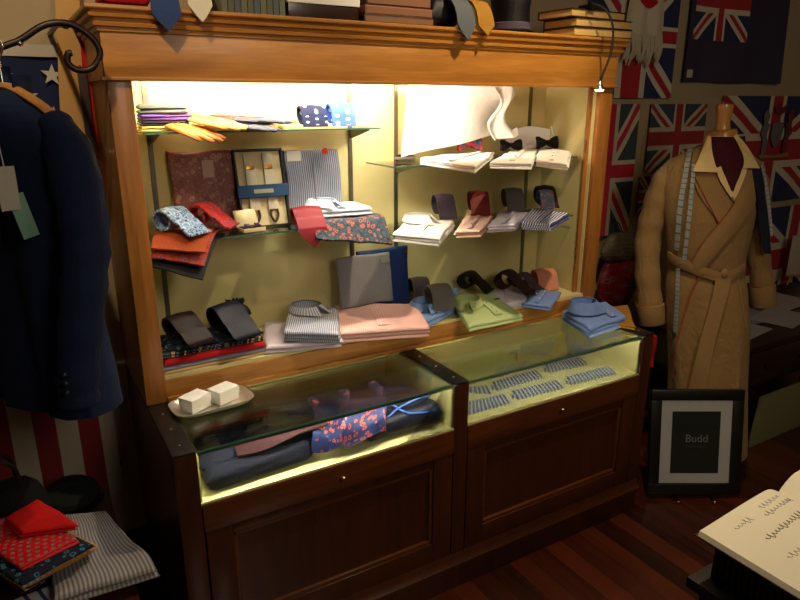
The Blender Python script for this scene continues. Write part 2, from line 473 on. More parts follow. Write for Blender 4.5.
# slotted standards and shelf brackets
for x, zs in ((.135, (1.516, 1.21)), (.80, (1.516, 1.21)), (.985, (1.39, 1.16)), (1.615, (1.39, 1.16))):
    b = bx(x-.007, x+.007, IB-.006, IB, ZL+.02, 1.71)
    for k in range(34): box(b, x-.0022, x+.0022, IB-.0075, IB-.0055, ZL+.04+k*.025, ZL+.052+k*.025)
    st = cab('shelf_standard', b, M_SLOT, smooth=False)
    for z in zs:
        b = BM(); v = [(IB-.006, z-.045), (IB-.006, z-.005), (PY+.13, z-.005), (PY+.13, z-.011)]; extrude_x(b, v, x-.002, x+.002)
        for w_ in b.verts: w_.co.z -= Z
        link('shelf_bracket', b, M_SLOT, st)
SHELF = {}
for x0, x1, y0, z, lab in ((.085, .81, .40, 1.516, 'glass shelf on the upper left holding the gloves'), (.085, .77, .41, 1.21, 'glass shelf on the lower left under the maroon packet'),
                           (.86, 1.685, .385, 1.39, 'glass shelf on the upper right holding the white shirts'), (.86, 1.685, .385, 1.16, 'glass shelf on the lower right holding the striped shirts')):
    g = thing('glass_shelf', lab, 'shelf', (x0, y0, z-.005), group='glass shelves in the cabinet')
    link('pane', bx(0, x1-x0, 0, IB-.008-y0, -.0, .005), M_GLASS, g, smooth=False)
    link('edge', box(box(bx(0, x1-x0, -.0012, 0, 0, .005), -.0012, 0, 0, IB-.008-y0, 0, .005), x1-x0, x1-x0+.0012, 0, IB-.008-y0, 0, .005), M_GEDGE, g, smooth=False)
# lamps of the cabinet
M_TUBE = glow('lit_fluorescent_tube', (255, 246, 226), 160)
M_FIT = plain('white_lamp_fitting', (220, 218, 205), .5)


def strip(x0, x1, y, z, m, lab, r=.008):
    g = thing('strip_light', lab, 'lamp', (x0, y, z))
    b = BM(); tube(b, [(0, 0, 0), (x1-x0, 0, 0)], r, 12); link('lamp_tube', b, m, g)
    link('fitting', box(box(bx(-.02, x1-x0+.02, -.014, .014, r+.002, r+.014, bev=.002), -.02, -.002, -.01, .01, -r, r+.003), x1-x0+.002, x1-x0+.02, -.01, .01, -r, r+.003), M_FIT, g)


strip(.12, 1.12, .375, 1.703, M_TUBE, 'bright fluorescent strip light behind the cabinet fascia', .011)

M_TUBE2 = glow('added_display_bay_tube', (255, 240, 205), 185)  # unseen tubes, added to brighten the felt inside the bays
for x0, x1, lab in ((PW, XD0, 'added thin strip light, unseen, under the front glass edge of the left display bay'), (XD1, W-PW, 'added thin strip light, unseen, under the front glass edge of the right display bay')):
    g = thing('strip_light', lab, 'lamp', (x0+.002, .012, HG-.0095))
    b = BM(); tube(b, [(.004, 0, 0), (x1-x0-.008, 0, 0)], .0025, 10); link('lamp_tube', b, M_TUBE2, g)
    link('channel', box(bx(0, x1-x0-.004, -.0055, -.0043, -.0045, .006), 0, x1-x0-.004, -.0055, .006, .0045, .006), plain('added_green_channel', (58, 70, 50), .4), g, smooth=False)  # added channel that keeps the bay tube out of view

# ================================================================== garments and accessories
def collar(par, x, y, z, rz, m, r=.052, h=.034, spread=.022, name='collar'):
    """a buttoned shirt collar: a standing band and the leaf folded down over it, points to local -y"""
    def band(u, v):
        a = R(-78)+u*R(336); rr = r*(1+.0*v); return (rr*.95*math.sin(a-R(90)+R(0)) if 0 else rr*math.cos(a), rr*1.1*math.sin(a), v*h)

    def leaf(u, v):
        a = R(-84)+u*R(348); k = abs(u-.5)*2; fl = v*(.010+.006*k)
        pt = spread*max(0, k-.72)/.28*v
        x_ = (r+.003+fl)*math.cos(a); y_ = (r*1.1+.003+fl)*math.sin(a)-pt; return (x_+(.012*v*max(0, k-.8)/.2)*(1 if math.cos(a) > 0 else -1), y_, h*1.02-v*h*(.80+.15*k)+.004)
    b = BM(); surf(b, band, 36, 3, .0018, r*6, h); surf(b, leaf, 40, 5, .002, r*6, h*1.2)
    return link(name, b, m, par, loc=(x, y, z), rot=(0, 0, rz))


M_BTN = plain('pearl_button', (215, 212, 205), .3, coat=.4)


def folded_shirt(label, q, z, h, m, cat='shirt', grp=None, layers=3, seed=1, col=None, colm=None, name='folded_shirt', amp=.004, placket=True, buttons=True, pd=(0.5, .9, .05), extra=None):
    """q are the world corners of the folded garment; col = (u, v, rz, r, h) puts the collar on it"""
    c = centre(q); t = thing(name, label, cat, (c[0], c[1], z), group=grp); ql = loc2(q, c)
    link('body', layered(ql, h, layers, seed, amp), m, t)
    u, v0, v1 = pd
    if placket:
        def pf(a, b_):
            p = lerpq(ql, u+(a-.5)*.14, v0+(v1-v0)*b_); return (p[0], p[1], h+.0035+amp*.3)
        b = BM(); surf(b, pf, 3, 14, .0022, .025, .2); pk = link('placket', b, m, t)
        if buttons:
            for k in (.12, .42, .72):
                p = lerpq(ql, u, v0+(v1-v0)*k); b = BM(); bmesh.ops.create_cone(b, cap_ends=True, segments=10, radius1=.0045, radius2=.004, depth=.0022); link('button', b, M_BTN, pk, loc=(p[0], p[1], h+.0062+amp*.3))
    if col:
        p = lerpq(ql, col[0], col[1]); collar(t, p[0], p[1], h-.002, col[2], colm or m, *(col[3:]))
    return t


def tie_path(rad, turns, slope, blade, drop=0, arch=False):
    """(y, z) path of a rolled tie: inner coil, over the top, then the wide blade running down to the front"""
    pts = []; n = int(22*turns); a1 = R(90)-slope        # leaves the coil where its tangent has the wanted slope
    a0 = a1+2*PI*turns
    for i in range(n+1):
        k = i/n; a = a0+(a1-a0)*k; rr = rad*(.45+.55*k**.6); pts.append((-rr*math.cos(a)*1.0, rad+rr*math.sin(a)))
    pts = [(-y, z) for y, z in pts]; pts = [(y if 1 else 0, z) for y, z in pts]
    # mirror so that the roll opens to -y
    pts = [(-y, z) for y, z in pts]
    if arch:
        pts = [(-math.cos(PI*k/16)*-rad*1.15, .003+rad*1.9*math.sin(PI*k/16)) for k in range(9)]; pts = pts[:]; slope = R(48)
    y, z = pts[-1]; m = 14
    if not drop: blade = max(blade, (z-.004)/math.sin(slope)*1.18)
    for i in range(1, m+1):
        d = blade*i/m; e = i/m; z1 = z-math.sin(slope)*d*((.35+.65*min(1, e*1.6)) if arch else 1)
        pts.append((y-math.cos(slope)*d, z1 if drop else max(.004, z1)))
    if drop:
        y, z = pts[-1]
        for i in range(1, 7): pts.append((y-.006*math.sin(i/6*PI/2)-.001*i, z-drop*i/6))
    return pts


def coil_tie(label, m, p, rz=0, w=.085, rad=.03, turns=1.0, slope=55, blade=.07, tip=True, drop=0, grp='rolled and looped ties on the shelves', name='necktie', kn=None):
    path = tie_path(rad, turns, R(slope), blade, drop, turns < .7); L = [0]
    for a, b_ in zip(path, path[1:]): L.append(L[-1]+math.dist(a, b_))
    T = L[-1]; nu = len(path)-1
    # cut the surface in u along the path, v across; the last .045 m narrows to the point
    ext = [];
    for i in range(nu+1):
        s = L[i]; wd = w*(.62+.38*min(1, s/(T*.5)))
        if tip and T-s < w*.5: wd *= max(.02, (T-s)/(w*.5))
        ext.append(wd)
    if tip:      # finer steps at the tip
        path2, ext2, L2 = [], [], []
        for i in range(nu):
            k = 4 if T-L[i] < w*.75 else 1
            for j in range(k):
                f_ = j/k; path2.append((path[i][0]*(1-f_)+path[i+1][0]*f_, path[i][1]*(1-f_)+path[i+1][1]*f_)); s = L[i]*(1-f_)+L[i+1]*f_
                wd = w*(.62+.38*min(1, s/(T*.5)));
                if T-s < w*.5: wd *= max(.02, (T-s)/(w*.5))
                ext2.append(wd)
        path2.append(path[-1]); ext2.append(w*.02); path, ext = path2, ext2; nu = len(path)-1

    def f(u, v):
        i = min(nu, int(round(u*nu))); y, z = path[i]; k = (v-.5)
        return (k*ext[i], y, z-.004*abs(k)*2*(1 if z > rad else 0))
    b = BM(); surf(b, f, nu, 6, .0055, T, w)
    o = link(name, b, m, loc=p, rot=(0, 0, rz)); return tag(o, label, 'tie', grp)


def bow_tie(label, m, p, rz=0, w=.12, hgt=.05, tilt=70, grp='bow ties on the white shirts'):
    t = thing('bow_tie', label, 'bow tie', p, group=grp, rot=(R(tilt-90), 0, rz))
    for s in (-1, 1):
        def f(u, v, s=s):
            k = .28+.72*min(1, u*1.25)**.8; k = k if u < .85 else k*(1-.10*(u-.85)/.15)
            return (s*(.006+u*(w/2-.006)), -.006*math.sin(u*PI)*math.cos((v-.5)*6), (v-.5)*hgt*k+hgt/2)
        b = BM(); surf(b, f, 12, 8, .007, w/2, hgt); link('wing', b, m, t)
        def g(u, v, s=s): return (s*(.004+u*(w/2-.014)), .008, (v-.5)*hgt*(.3+.55*u)+hgt*.42)
        b = BM(); surf(b, g, 8, 4, .004, w/2, hgt); link('back_loop', b, m, t)
    link('knot', bx(-.009, .009, -.009, .009, hgt*.33, hgt*.68, bev=.004), m, t)
    return t


def drape_cloth(name, label, cat, pts, z, m, edge=None, th=.004, grp=None, n=16, amp=.004, fall=.8, seed=0):
    """flat cloth on corners pts (FL, FR, BR, BL); whatever lies in front of y = edge sags down over it"""
    c = centre(pts); q = pts

    def f(u, v):
        x, y = lerpq(q, u, v); z_ = noise.noise(Vector((x*22, y*22, seed)))*amp
        if edge is not None and y < edge:
            s = edge-y; y = edge-s*(1-fall*.55); z_ -= fall*s*min(1, s/.03)
        return (x-c[0], y-c[1], z_+th/2+abs(amp))
    b = BM(); a = (Vector(q[1])-Vector(q[0])).length; w = (Vector(q[3])-Vector(q[0])).length; surf(b, f, n, n, th, a, w)
    return tag(link(name, b, m, loc=(c[0], c[1], z)), label, cat, grp)


# ---- fabrics
F_NAVY = fab('navy_wool', (25, 33, 62)); F_NAVYTIE = fab('navy_silk', (11, 15, 34), rough=.5)
F_MAROON = fab('maroon_mottled_cotton_in_plastic', (118, 70, 66), 'paisley', [(150, 106, 98), (132, 88, 82)], fr=44, rough=.28, wrinkle=1.4)  # paler mottling over the maroon base colour
F_GREYST = fab('grey_striped_cotton', (150, 156, 172), 'stripe', [(88, 94, 118)], fr=140, axis=0, rough=.4)
F_GREYCK = fab('grey_fine_check_cotton', (122, 122, 130), 'check', [(140, 139, 144)], fr=150)
F_WHITE = fab('white_cotton', (235, 232, 225), wrinkle=.8)
F_WBLUE = fab('pale_blue_cotton', (200, 214, 230)); F_BLUE = fab('mid_blue_cotton', (112, 146, 205), 'check', [(132, 162, 216)], fr=260)
F_BLUE2 = fab('soft_blue_cotton', (118, 144, 204))
F_PINK = fab('pink_checked_cotton', (226, 160, 152), 'check', [(240, 205, 196)], fr=170); F_PINKST = fab('pink_striped_cotton', (232, 178, 160), 'stripe', [(240, 214, 200)], fr=160)
F_LILAC = fab('lilac_cotton', (205, 196, 220), 'stripe', [(228, 220, 232)], fr=150); F_LILACBAG = fab('bagged_lilac_cotton', (204, 192, 206), rough=.25, wrinkle=1.0)
F_STRIPEBAG = fab('bagged_blue_stripe_cotton', (196, 198, 210), 'stripe', [(130, 138, 164)], fr=150, rough=.25, wrinkle=1.0)
F_BUTCHER = fab('navy_white_striped_cotton', (232, 232, 236), 'stripe', [(70, 80, 140)], fr=120)
F_GREEN = fab('pale_green_cotton', (196, 216, 156)); F_GREEN2 = fab('pale_green_weave', (184, 206, 150), 'check', [(196, 216, 160)], fr=220)
F_SALMON = fab('salmon_silk', (200, 132, 108), rough=.55); F_BURG = fab('burgundy_silk', (126, 30, 42), rough=.5, wrinkle=.3)
F_REDTIE = fab('deep_red_silk', (104, 20, 26), rough=.5); F_BROWN = fab('dark_brown_silk', (34, 19, 18), rough=.5)
F_PLUM = fab('dark_plum_silk', (48, 20, 30), rough=.55); F_BLACK = fab('black_silk', (14, 14, 18), rough=.45)
F_GREYTIE = fab('grey_wool_tie', (112, 108, 106)); F_CHAR = fab('charcoal_check_silk', (62, 52, 66), 'check', [(92, 78, 92)], fr=110)
F_DKGREY = fab('dark_grey_silk', (72, 64, 64), 'dots', [(96, 86, 84)], fr=110)
F_BLUEPAIS = fab('blue_paisley_silk', (120, 150, 190), 'paisley', [(34, 48, 92), (200, 214, 226)], fr=70, rough=.5)
F_REDPAIS = fab('red_paisley_silk', (186, 48, 40), 'paisley', [(60, 66, 110), (120, 30, 34)], fr=70, rough=.5)
F_NAVYPAIS = fab('navy_and_orange_paisley_silk', (24, 36, 82), 'paisley', [(164, 66, 40), (24, 34, 74)], fr=64, rough=.55)
F_REDGREYSQ = fab('red_paisley_square_silk', (170, 66, 48), 'paisley', [(96, 104, 128), (130, 40, 34)], fr=60)
F_ORANGE = fab('orange_silk', (150, 68, 32), 'dots', [(150, 60, 30)], fr=70)
F_MULTI = fab('multicoloured_floral_silk', (58, 76, 84), 'paisley', [(186, 84, 70), (40, 40, 58)], fr=62)
F_MULTI2 = fab('bright_floral_silk', (70, 130, 150), 'paisley', [(226, 120, 120), (190, 60, 90)], fr=60)
F_NAVYDOT = fab('navy_silk_with_pale_green_dots', (20, 26, 56), 'dots', [(120, 190, 190)], fr=32, duty=.36)
F_BLUEDOT = fab('blue_silk_with_white_dots', (52, 84, 176), 'dots', [(225, 232, 245)], fr=28, duty=.4)
F_PLAID = fab('red_and_teal_plaid_silk', (30, 90, 116), 'check', [(176, 50, 66)], fr=26)
F_GOLDPAT = fab('black_and_gold_silk', (30, 28, 30), 'paisley', [(186, 164, 110), (90, 100, 120)], fr=55)
F_TEALPAT = fab('navy_and_teal_silk', (24, 32, 50), 'paisley', [(60, 110, 130), (20, 24, 34)], fr=50)
F_RED = fab('red_wool', (176, 24, 32)); F_REDDOT = fab('red_silk_with_grey_dots', (196, 26, 30), 'dots', [(110, 120, 120)], fr=60, duty=.5, rough=.5)
F_REDSILK = fab('plain_red_silk', (200, 30, 30), rough=.45); F_GREYB = fab('slate_blue_wool', (130, 142, 164)); F_TAN = fab('tan_wool', (206, 172, 116))
F_MUST = fab('mustard_silk', (150, 108, 36)); F_CREAMTIE = fab('cream_silk', (214, 206, 184)); F_BLUETIE = fab('mid_blue_silk', (38, 62, 108), rough=.55)
F_PURPLE = fab('purple_wool', (96, 66, 138)); F_GREYGR = fab('grey_green_wool', (84, 94, 88)); F_YELLOW = fab('pale_yellow_wool', (214, 200, 110))
L_ORANGE = fab('orange_tan_leather', (214, 136, 66), rough=.5); L_TAN = fab('yellow_tan_leather', (220, 172, 88), rough=.5); L_GREY = fab('grey_leather', (66, 72, 84), rough=.5); L_DK = fab('dark_brown_leather', (64, 50, 42), rough=.5)

# ================================================================== upper left glass shelf (z 1.516)
zA = 1.5165
zz = zA
for nm, m, h, lab in (('folded_scarf', F_YELLOW, .016, 'pale yellow folded scarf at the bottom of the small stack on the top shelf'), ('folded_scarf', F_BLACK, .012, 'black folded scarf between the yellow and purple ones on the top shelf'),
                      ('folded_scarf', F_PURPLE, .016, 'purple folded scarf in the small stack on the top shelf'), ('folded_scarf', F_GREYGR, .024, 'grey green folded scarf on top of the small stack, top shelf')):
    q = [(.085, .41), (.225+random.uniform(-.01, .01), .425), (.235, .54), (.095, .53)]; c = centre(q)
    o = link(nm, layered(loc2(q, c), h, 2, int(zz*1000) % 17), m, loc=(c[0], c[1], zz)); tag(o, lab, 'scarf', 'folded scarves stacked on the top shelf'); zz += h+.001


def glove(label, m, cuffm, p, rz, pitch=0, sc=1.0):
    t = thing('glove', label, 'glove', p, group='leather gloves laid along the top shelf', rot=(R(pitch), 0, rz)); t.scale = (sc, sc, sc)
    b = BM()
    slab(b, [(-.040, -.10), (.040, -.10), (.034, 0), (-.034, 0)], 0, .016, n=8, rnd=.014, amp=.002)
    for k, (x, L, a) in enumerate(((-.036, .062, 11), (-.0125, .078, 3), (.0125, .072, -5), (.036, .055, -13))):
        d = Vector((-math.sin(R(a)), -math.cos(R(a)), 0)); o_ = Vector((x, -.094, .009)); tube(b, [o_+Vector((0, .02, 0)), o_, o_+d*L*.45+Vector((0, 0, .001)), o_+d*L*.85, o_+d*L*.97, o_+d*L], [.0095, .0098, .0092, .008, .005, .001], 10, .7)
    tube(b, smoothpts([(.030, -.03, .009), (.050, -.052, .009), (.058, -.080, .008), (.058, -.098, .007), (.057, -.103, .007)], 3), [.012]*9+[.009]*3+[.002], 10, .7)
    link('hand', b, m, t)
    b = BM(); slab(b, [(-.038, 0), (.038, 0), (.046, .07), (-.046, .07)], 0, .017, n=8, rnd=.01, amp=.002); link('cuff', b, cuffm, t)
    for x in (-.018, 0, .018): link('stitching', bx(x-.001, x+.001, -.085, -.01, .0155, .0175), cuffm, t)
    return t


glove('orange tan leather glove hanging its fingers over the shelf front', L_ORANGE, L_ORANGE, (.175, .435, zA+.010), R(28), 14)
glove('paler tan leather glove lying on the orange one by the scarves', L_TAN, L_ORANGE, (.235, .445, zA+.026), R(34), 10)
glove('slate grey leather glove with black fingertips at the shelf edge', L_GREY, F_BLACK, (.325, .465, zA+.008), R(48), 6)
glove('grey leather glove turned further right, beside the slate one', L_GREY, L_DK, (.37, .50, zA+.022), R(60), 4)
glove('yellow tan glove with dark cuff behind the grey gloves', L_TAN, L_DK, (.355, .535, zA+.004), R(76), 3)
glove('yellow tan glove with brown cuff nearest the dotted ties', L_TAN, L_DK, (.40, .54, zA+.018), R(82), 3)
coil_tie('dark navy tie with pale green dots, rolled, on the top shelf', F_NAVYDOT, (.615, .50, zA+.002), R(-4), .082, .034, 1.0, 78, .05, False)
coil_tie('brighter blue tie with white dots, rolled, on the top shelf', F_BLUEDOT, (.715, .50, zA+.002), R(-6), .080, .038, 1.0, 80, .055, False)

# ================================================================== lower left glass shelf (z 1.21)
zB = 1.2105


def standing(name, label, cat, px, yb, z, m, th=.02, lean=.03, seed=0, grp=None, cards=()):
    """an upright packet whose front face shows between the pixels px = (x0, x1) with top pixel row ytop, leaning back"""
    x0 = at(px[0], px[2], 'y', yb).x; x1 = at(px[1], px[2], 'y', yb).x; zt = at((px[0]+px[1])/2, px[2], 'y', yb+lean).z; h = zt-z; w = x1-x0
    L = math.hypot(h, lean); t = thing(name, label, cat, ((x0+x1)/2, yb, z+.001), group=grp, rot=(math.atan2(h, lean), 0, 0))
    b = BM(); slab(b, [(-w/2, 0), (w/2, 0), (w/2, L), (-w/2, L)], -th, th, n=16, rnd=.008, amp=.004, seed=seed); link('packet', b, m, t)
    return t, w, L


t, w, L = standing('wrapped_shirt', 'maroon shirt with paler mottling packed in crinkled clear plastic, leaning on the cabinet back', 'shirt', (170, 237, 151), .545, zB, F_MAROON)
M_CARD = plain('white_card_label', (215, 212, 204), .6)
link('care_card', bx(-.005, .03, L*.66, L*.88, .001, .003), plain('smoky_label', (160, 140, 130), .5), t)
t, w, L = standing('wrapped_shirt', 'grey striped shirt in clear plastic with a red dot sticker, standing on the shelf', 'shirt', (287, 343, 149), .55, zB, F_GREYST, seed=3)
link('label_card', bx(-w*.46, -w*.22, L*.84, L*.98, .001, .004), M_CARD, t)
b = BM(); bmesh.ops.create_cone(b, cap_ends=True, segments=20, radius1=.011, radius2=.011, depth=.002); link('red_sticker', b, plain('red_sticker_paper', (225, 40, 30), .4), t, loc=(w*.22, L*.96, .004))
link('fold_line', bx(-.002, .002, L*.02, L*.8, .0, .0035), F_GREYCK, t)
# braces in their open black box
x0 = at(238, 150, 'y', .50).x; x1 = at(288, 150, 'y', .50).x; zt = at(262, 149, 'y', .56).z; w = x1-x0; h = zt-zB; L = math.hypot(h, .06)
t = thing('boxed_braces', 'black box of grey striped braces held by a blue band, standing on the shelf', 'braces', ((x0+x1)/2, .50, zB+.001), rot=(math.atan2(h, .06), 0, 0))
b = BM(); box(b, -w/2, w/2, 0, L, -.022, -.018)
for q in ((-w/2, -w/2+.005, 0, L), (w/2-.005, w/2, 0, L), (-w/2, w/2, 0, .005), (-w/2, w/2, L-.005, L)): box(b, q[0], q[1], q[2], q[3], -.02, .004)
link('tray', b, M_BLACK, t, smooth=False)
link('lining', bx(-w/2+.006, w/2-.006, .006, L-.006, -.018, -.013), plain('cream_lining', (206, 192, 150), .7), t, smooth=False)
F_BRACE = fab('striped_brace_webbing', (96, 92, 86), 'stripe', [(190, 182, 160)], fr=160, axis=0)
for x in (-w*.19, w*.19):
    s = link('strap', bx(x-.017, x+.017, L*.22, L*.95, -.012, -.004, bev=.002), F_BRACE, t)
    link('clip', bx(x-.013, x+.013, L*.74, L*.80, -.004, .0, bev=.002), M_BRASS, s)
    b = BM(); tube(b, smoothpts([(x-.010, L*.22, -.006), (x-.012, L*.14, -.006), (x, L*.06, -.006), (x+.012, L*.14, -.006), (x+.010, L*.22, -.006)], 4), .004, 8); link('leather_loop', b, L_DK, s)
link('band', bx(-w/2-.003, w/2+.003, L*.38, L*.54, .004, .008, bev=.002), fab('dark_blue_card_band', (34, 62, 96)), t)
link('band_label', bx(-w*.2, w*.2, L*.43, L*.48, .008, .0092), plain('dull_gold_print', (130, 130, 110), .5), t)


def link_box(label, p, w, d, hl, m_out, m_in, rz=0, gem=None, lean=80, writing=None, th=.010):
    t = thing('cufflink_case', label, 'cufflinks', p, rz, group='open cufflink cases on the glass shelves')
    link('base', bx(-w/2, w/2, -d/2, d/2, 0, .012, bev=.003), m_out, t)
    link('cushion', bx(-w/2+.004, w/2-.004, -d/2+.004, d/2-.004, .010, .015, bev=.002), F_BLACK, t)
    la = R(lean); M = Matrix.Translation((0, d/2, .012)) @ Matrix.Rotation(la, 4, 'X')
    lid = link('lid', bx(-w/2, w/2, 0, hl, -th, 0, bev=.004, mt=M), m_out, t)
    link('lid_lining', bx(-w/2+.004, w/2-.004, .004, hl-.004, 0, .001, bev=.0005, mt=M), m_in, lid)
    if writing:
        b = text_bm(writing, hl*.17, .0004); bmesh.ops.transform(b, matrix=M @ Matrix.Translation((0, hl*.5, .0014)), verts=b.verts); link('lid_print', b, M_BLACK, lid, smooth=False)
        link('lid_rule', bx(-w*.22, w*.22, hl*.36, hl*.38, .001, .0018, mt=M), M_BLACK, lid)
    for s in (-1, 1):
        b = BM(); tube(b, [(s*w*.22, 0, .014), (s*w*.22, 0, .018), (s*w*.22, 0, .019), (s*w*.22, 0, .024)], [.004, .004, .009, .008], 12)
        tube(b, [(s*w*.22-.008, -.010, .017), (s*w*.22+.008, -.010, .017)], .003, 8); link('cufflink', b, gem or M_STEEL, t)
    return t


M_SATIN = plain('champagne_satin', (200, 186, 140), .35, coat=.3); M_SILV = plain('silver_case', (176, 172, 160), .3, .7); M_GEM = plain('violet_enamel', (70, 50, 120), .2, coat=.6)
p = at(248, 226, 'z', zB+.01); link_box('cream cufflink case lying left of the burgundy tie', (p.x, .455, zB+.001), .075, .045, .055, M_SATIN, M_SATIN, R(8), M_GEM, 62)
p = at(313, 221, 'z', zB+.01); link_box('wide gold cufflink case with violet links right of the burgundy tie', (p.x, .46, zB+.001), .095, .045, .04, M_BRASS, M_SATIN, R(4), M_GEM, 70)
p = at(283, 214, 'z', zB+.01)
coil_tie('plain burgundy tie whose pointed blade hangs over the glass shelf edge', F_BURG, (p.x, .452, zB+.001), R(-2), .095, .032, 1.0, 52, .062, True, .06)
p = at(172, 236, 'z', zB+.03)
# pocket squares hanging forward over the shelf
SQ = []
for k, (m, lab, s, pxs) in enumerate(((F_BLACK, 'black bordered silk square hanging lowest over the shelf edge', 0, [(150, 262), (203, 281), (226, 236), (160, 236)]),
                                      (F_REDGREYSQ, 'red and grey paisley silk square above the black bordered one', 1, [(150, 249), (204, 262), (220, 232), (160, 232)]),
                                      (F_ORANGE, 'orange silk square lying uppermost under the coiled ties', 2, [(150, 240), (205, 249), (216, 229), (160, 228)]))):
    z = zB+.001+k*.009
    q = [at(x, y, 'y', yy) for (x, y), yy in zip(pxs, (.34, .30, .42, .56))]
    q[3] = Vector((q[3].x, .54, z)); q[2].z = z; q[2].y = .43
    c = (q[0]+q[1]+q[2]+q[3])/4; c.z = z

    def f(u, v, q=q, c=c, z=z, k=k):
        e = q[0]*(1-u)*(1-v)+q[1]*u*(1-v)+q[2]*u*v+q[3]*(1-u)*v
        # stay on the glass behind its front edge, then curve down to the hanging edge
        zz_ = z+.004 if e.y >= .40 else z+.004-(z-e.z)*0-(max(0, .40-e.y)/.10)**1.3*(.10-.03*k)
        return (e.x-c.x, e.y-c.y, zz_-z+noise.noise(Vector((e.x*30, e.y*30, k)))*.002)
    b = BM(); surf(b, f, 14, 14, .006, .16, .16); tag(link('pocket_square', b, m, loc=c), lab, 'pocket square', 'silk squares hanging from the lower left shelf')
coil_tie('blue paisley tie looped beside the left pilaster', F_BLUEPAIS, (.140, .435, zB+.026), R(36), .085, .036, .9, 40, .10, False)
coil_tie('red paisley tie coiled in front of the maroon packet', F_REDPAIS, (.238, .475, zB+.026), R(52), .085, .036, .95, 42, .09, False)
# white-blue shirt and floral square at the right end
q = quad(zB+.035, [(334, 217), (388, 212), (388, 197), (343, 195)], .585); q = [(.585, .445), (.795, .425), (.80, .575), (.61, .575)]
folded_shirt('pale blue white shirt on the shelf end above the floral silk', q, zB+.020, .028, F_WBLUE, seed=5, col=(.25, .55, R(20), .04, .022), layers=2)
drape_cloth('silk_scarf', 'teal and coral floral silk scarf draped over the shelf end under the pale shirt', 'scarf', [(.56, .35), (.82, .30), (.83, .54), (.60, .55)], zB+.001, F_MULTI, edge=.405, th=.012, amp=.005, fall=.75)

# ================================================================== deck, left half (z .8417)
zC = ZL+.0008
zz = zC
for k, (m, h, lab, q) in enumerate(((F_TAN, .007, 'tan folded cloth at the bottom of the pile on the deck', (.058, .335, .375)), (F_GREYB, .012, 'slate blue folded cloth under the red one in the deck pile', (.060, .338, .37)),
                                    (F_RED, .021, 'bright red folded cloth in the pile on the deck', (.058, .335, .365)), (F_GOLDPAT, .016, 'black and gold patterned silk on the red cloth', (.062, .345, .365)))):
    qq = [(q[0], q[1]), (q[2], q[1]+.004), (q[2]-.012, .50), (q[0], .50)]; c = centre(qq)
    tag(link('folded_cloth', layered(loc2(qq, c), h, 1 if k < 3 else 2, k, .002), m, loc=(c[0], c[1], zz)), lab, 'cloth', 'folded cloths in the pile on the deck'); zz += h+.001
drape_cloth('pocket_square', 'navy and teal silk square spread under the two dark coiled ties', 'pocket square', [(.075, .35), (.345, .352), (.34, .48), (.08, .48)], zz, F_TEALPAT, th=.008, amp=.003); zz += .014
coil_tie('dark brown tie arched over, on the pile beside the left pilaster', F_BROWN, (.135, .435, zz), R(22), .088, .036, .95, 38, .06, False)
coil_tie('dark navy tie arched over, on the right of the deck pile', F_NAVYTIE, (.272, .43, zz), R(18), .095, .042, .95, 40, .06, False)
# frilled rosette behind the navy tie
b = BM(); rr = random.Random(3)
for k in range(16):
    a = 2*PI*k/16; tube(b, smoothpts([(0, 0, .0), (.018*math.cos(a), .018*math.sin(a)*.6, .012), (.032*math.cos(a), .03*math.sin(a)*.6, .018+.012*rr.random())], 3), [.007]*5+[.004, .002], 6)
tag(link('silk_rosette', b, F_BLACK, loc=(.335, .53, zz+.035)), 'small frilled black silk rosette behind the navy tie', 'rosette')
b = BM(); slab(b, [(-.05, -.03), (.05, -.03), (.05, .03), (-.05, .03)], 0, .034+.0, n=6); o = link('folded_scarf', b, F_BLACK, loc=(.33, .54, zz)); tag(o, 'small black folded scarf under the rosette', 'scarf')


def pxshirt(label, pts, z, h, m, ymax=.59, **k):
    return folded_shirt(label, quad(z+h, pts, ymax), z, h, m, **k)


pxshirt('lilac shirt in a clear bag lying lowest beside the red cloth', [(264, 347), (342, 340), (338, 320), (262, 322)], zC, .026, F_LILACBAG, seed=11, layers=2, amp=.006, pd=(.45, .1, .9))
pxshirt('blue striped shirt in a clear bag on top of the lilac one', [(284, 331), (340, 333), (338, 306), (284, 300)], zC+.030, .036, F_STRIPEBAG, seed=12, layers=3, amp=.006, placket=False, col=(.35, .75, R(25), .045, .024))
pxshirt('pink checked shirt folded flat at the middle of the deck', [(340, 332), (430, 326), (416, 303), (330, 301)], zC+.004, .040, F_PINK, seed=13, layers=3, amp=.004, pd=(.5, .1, .9), buttons=True)
t, w, L = standing('wrapped_pyjamas', 'grey finely checked pyjamas on a board behind the pink shirt', 'pyjamas', (340, 394, 255), .50, zC+.046, F_GREYCK, lean=.03, th=.016, seed=4)
link('label_card', bx(w*.30, w*.47, L*.80, L*.92, .001, .004), plain('grey_card', (150, 146, 140), .6), t)
x0 = at(362, 251, 'y', .57).x; x1 = at(411, 251, 'y', .55).x
t, w, L = standing('gift_box', 'dark blue gift box standing behind the grey pyjamas', 'box', (360, 411, 249), .545, zC, fab('royal_navy_card', (30, 48, 100), rough=.5, wrinkle=.1), lean=.02, th=.02, seed=6)
b = BM(); bmesh.ops.create_cone(b, cap_ends=True, segments=16, radius1=.008, radius2=.008, depth=.004); link('silver_eyelet', b, M_STEEL, t, loc=(w*.42, L*.92, .001))
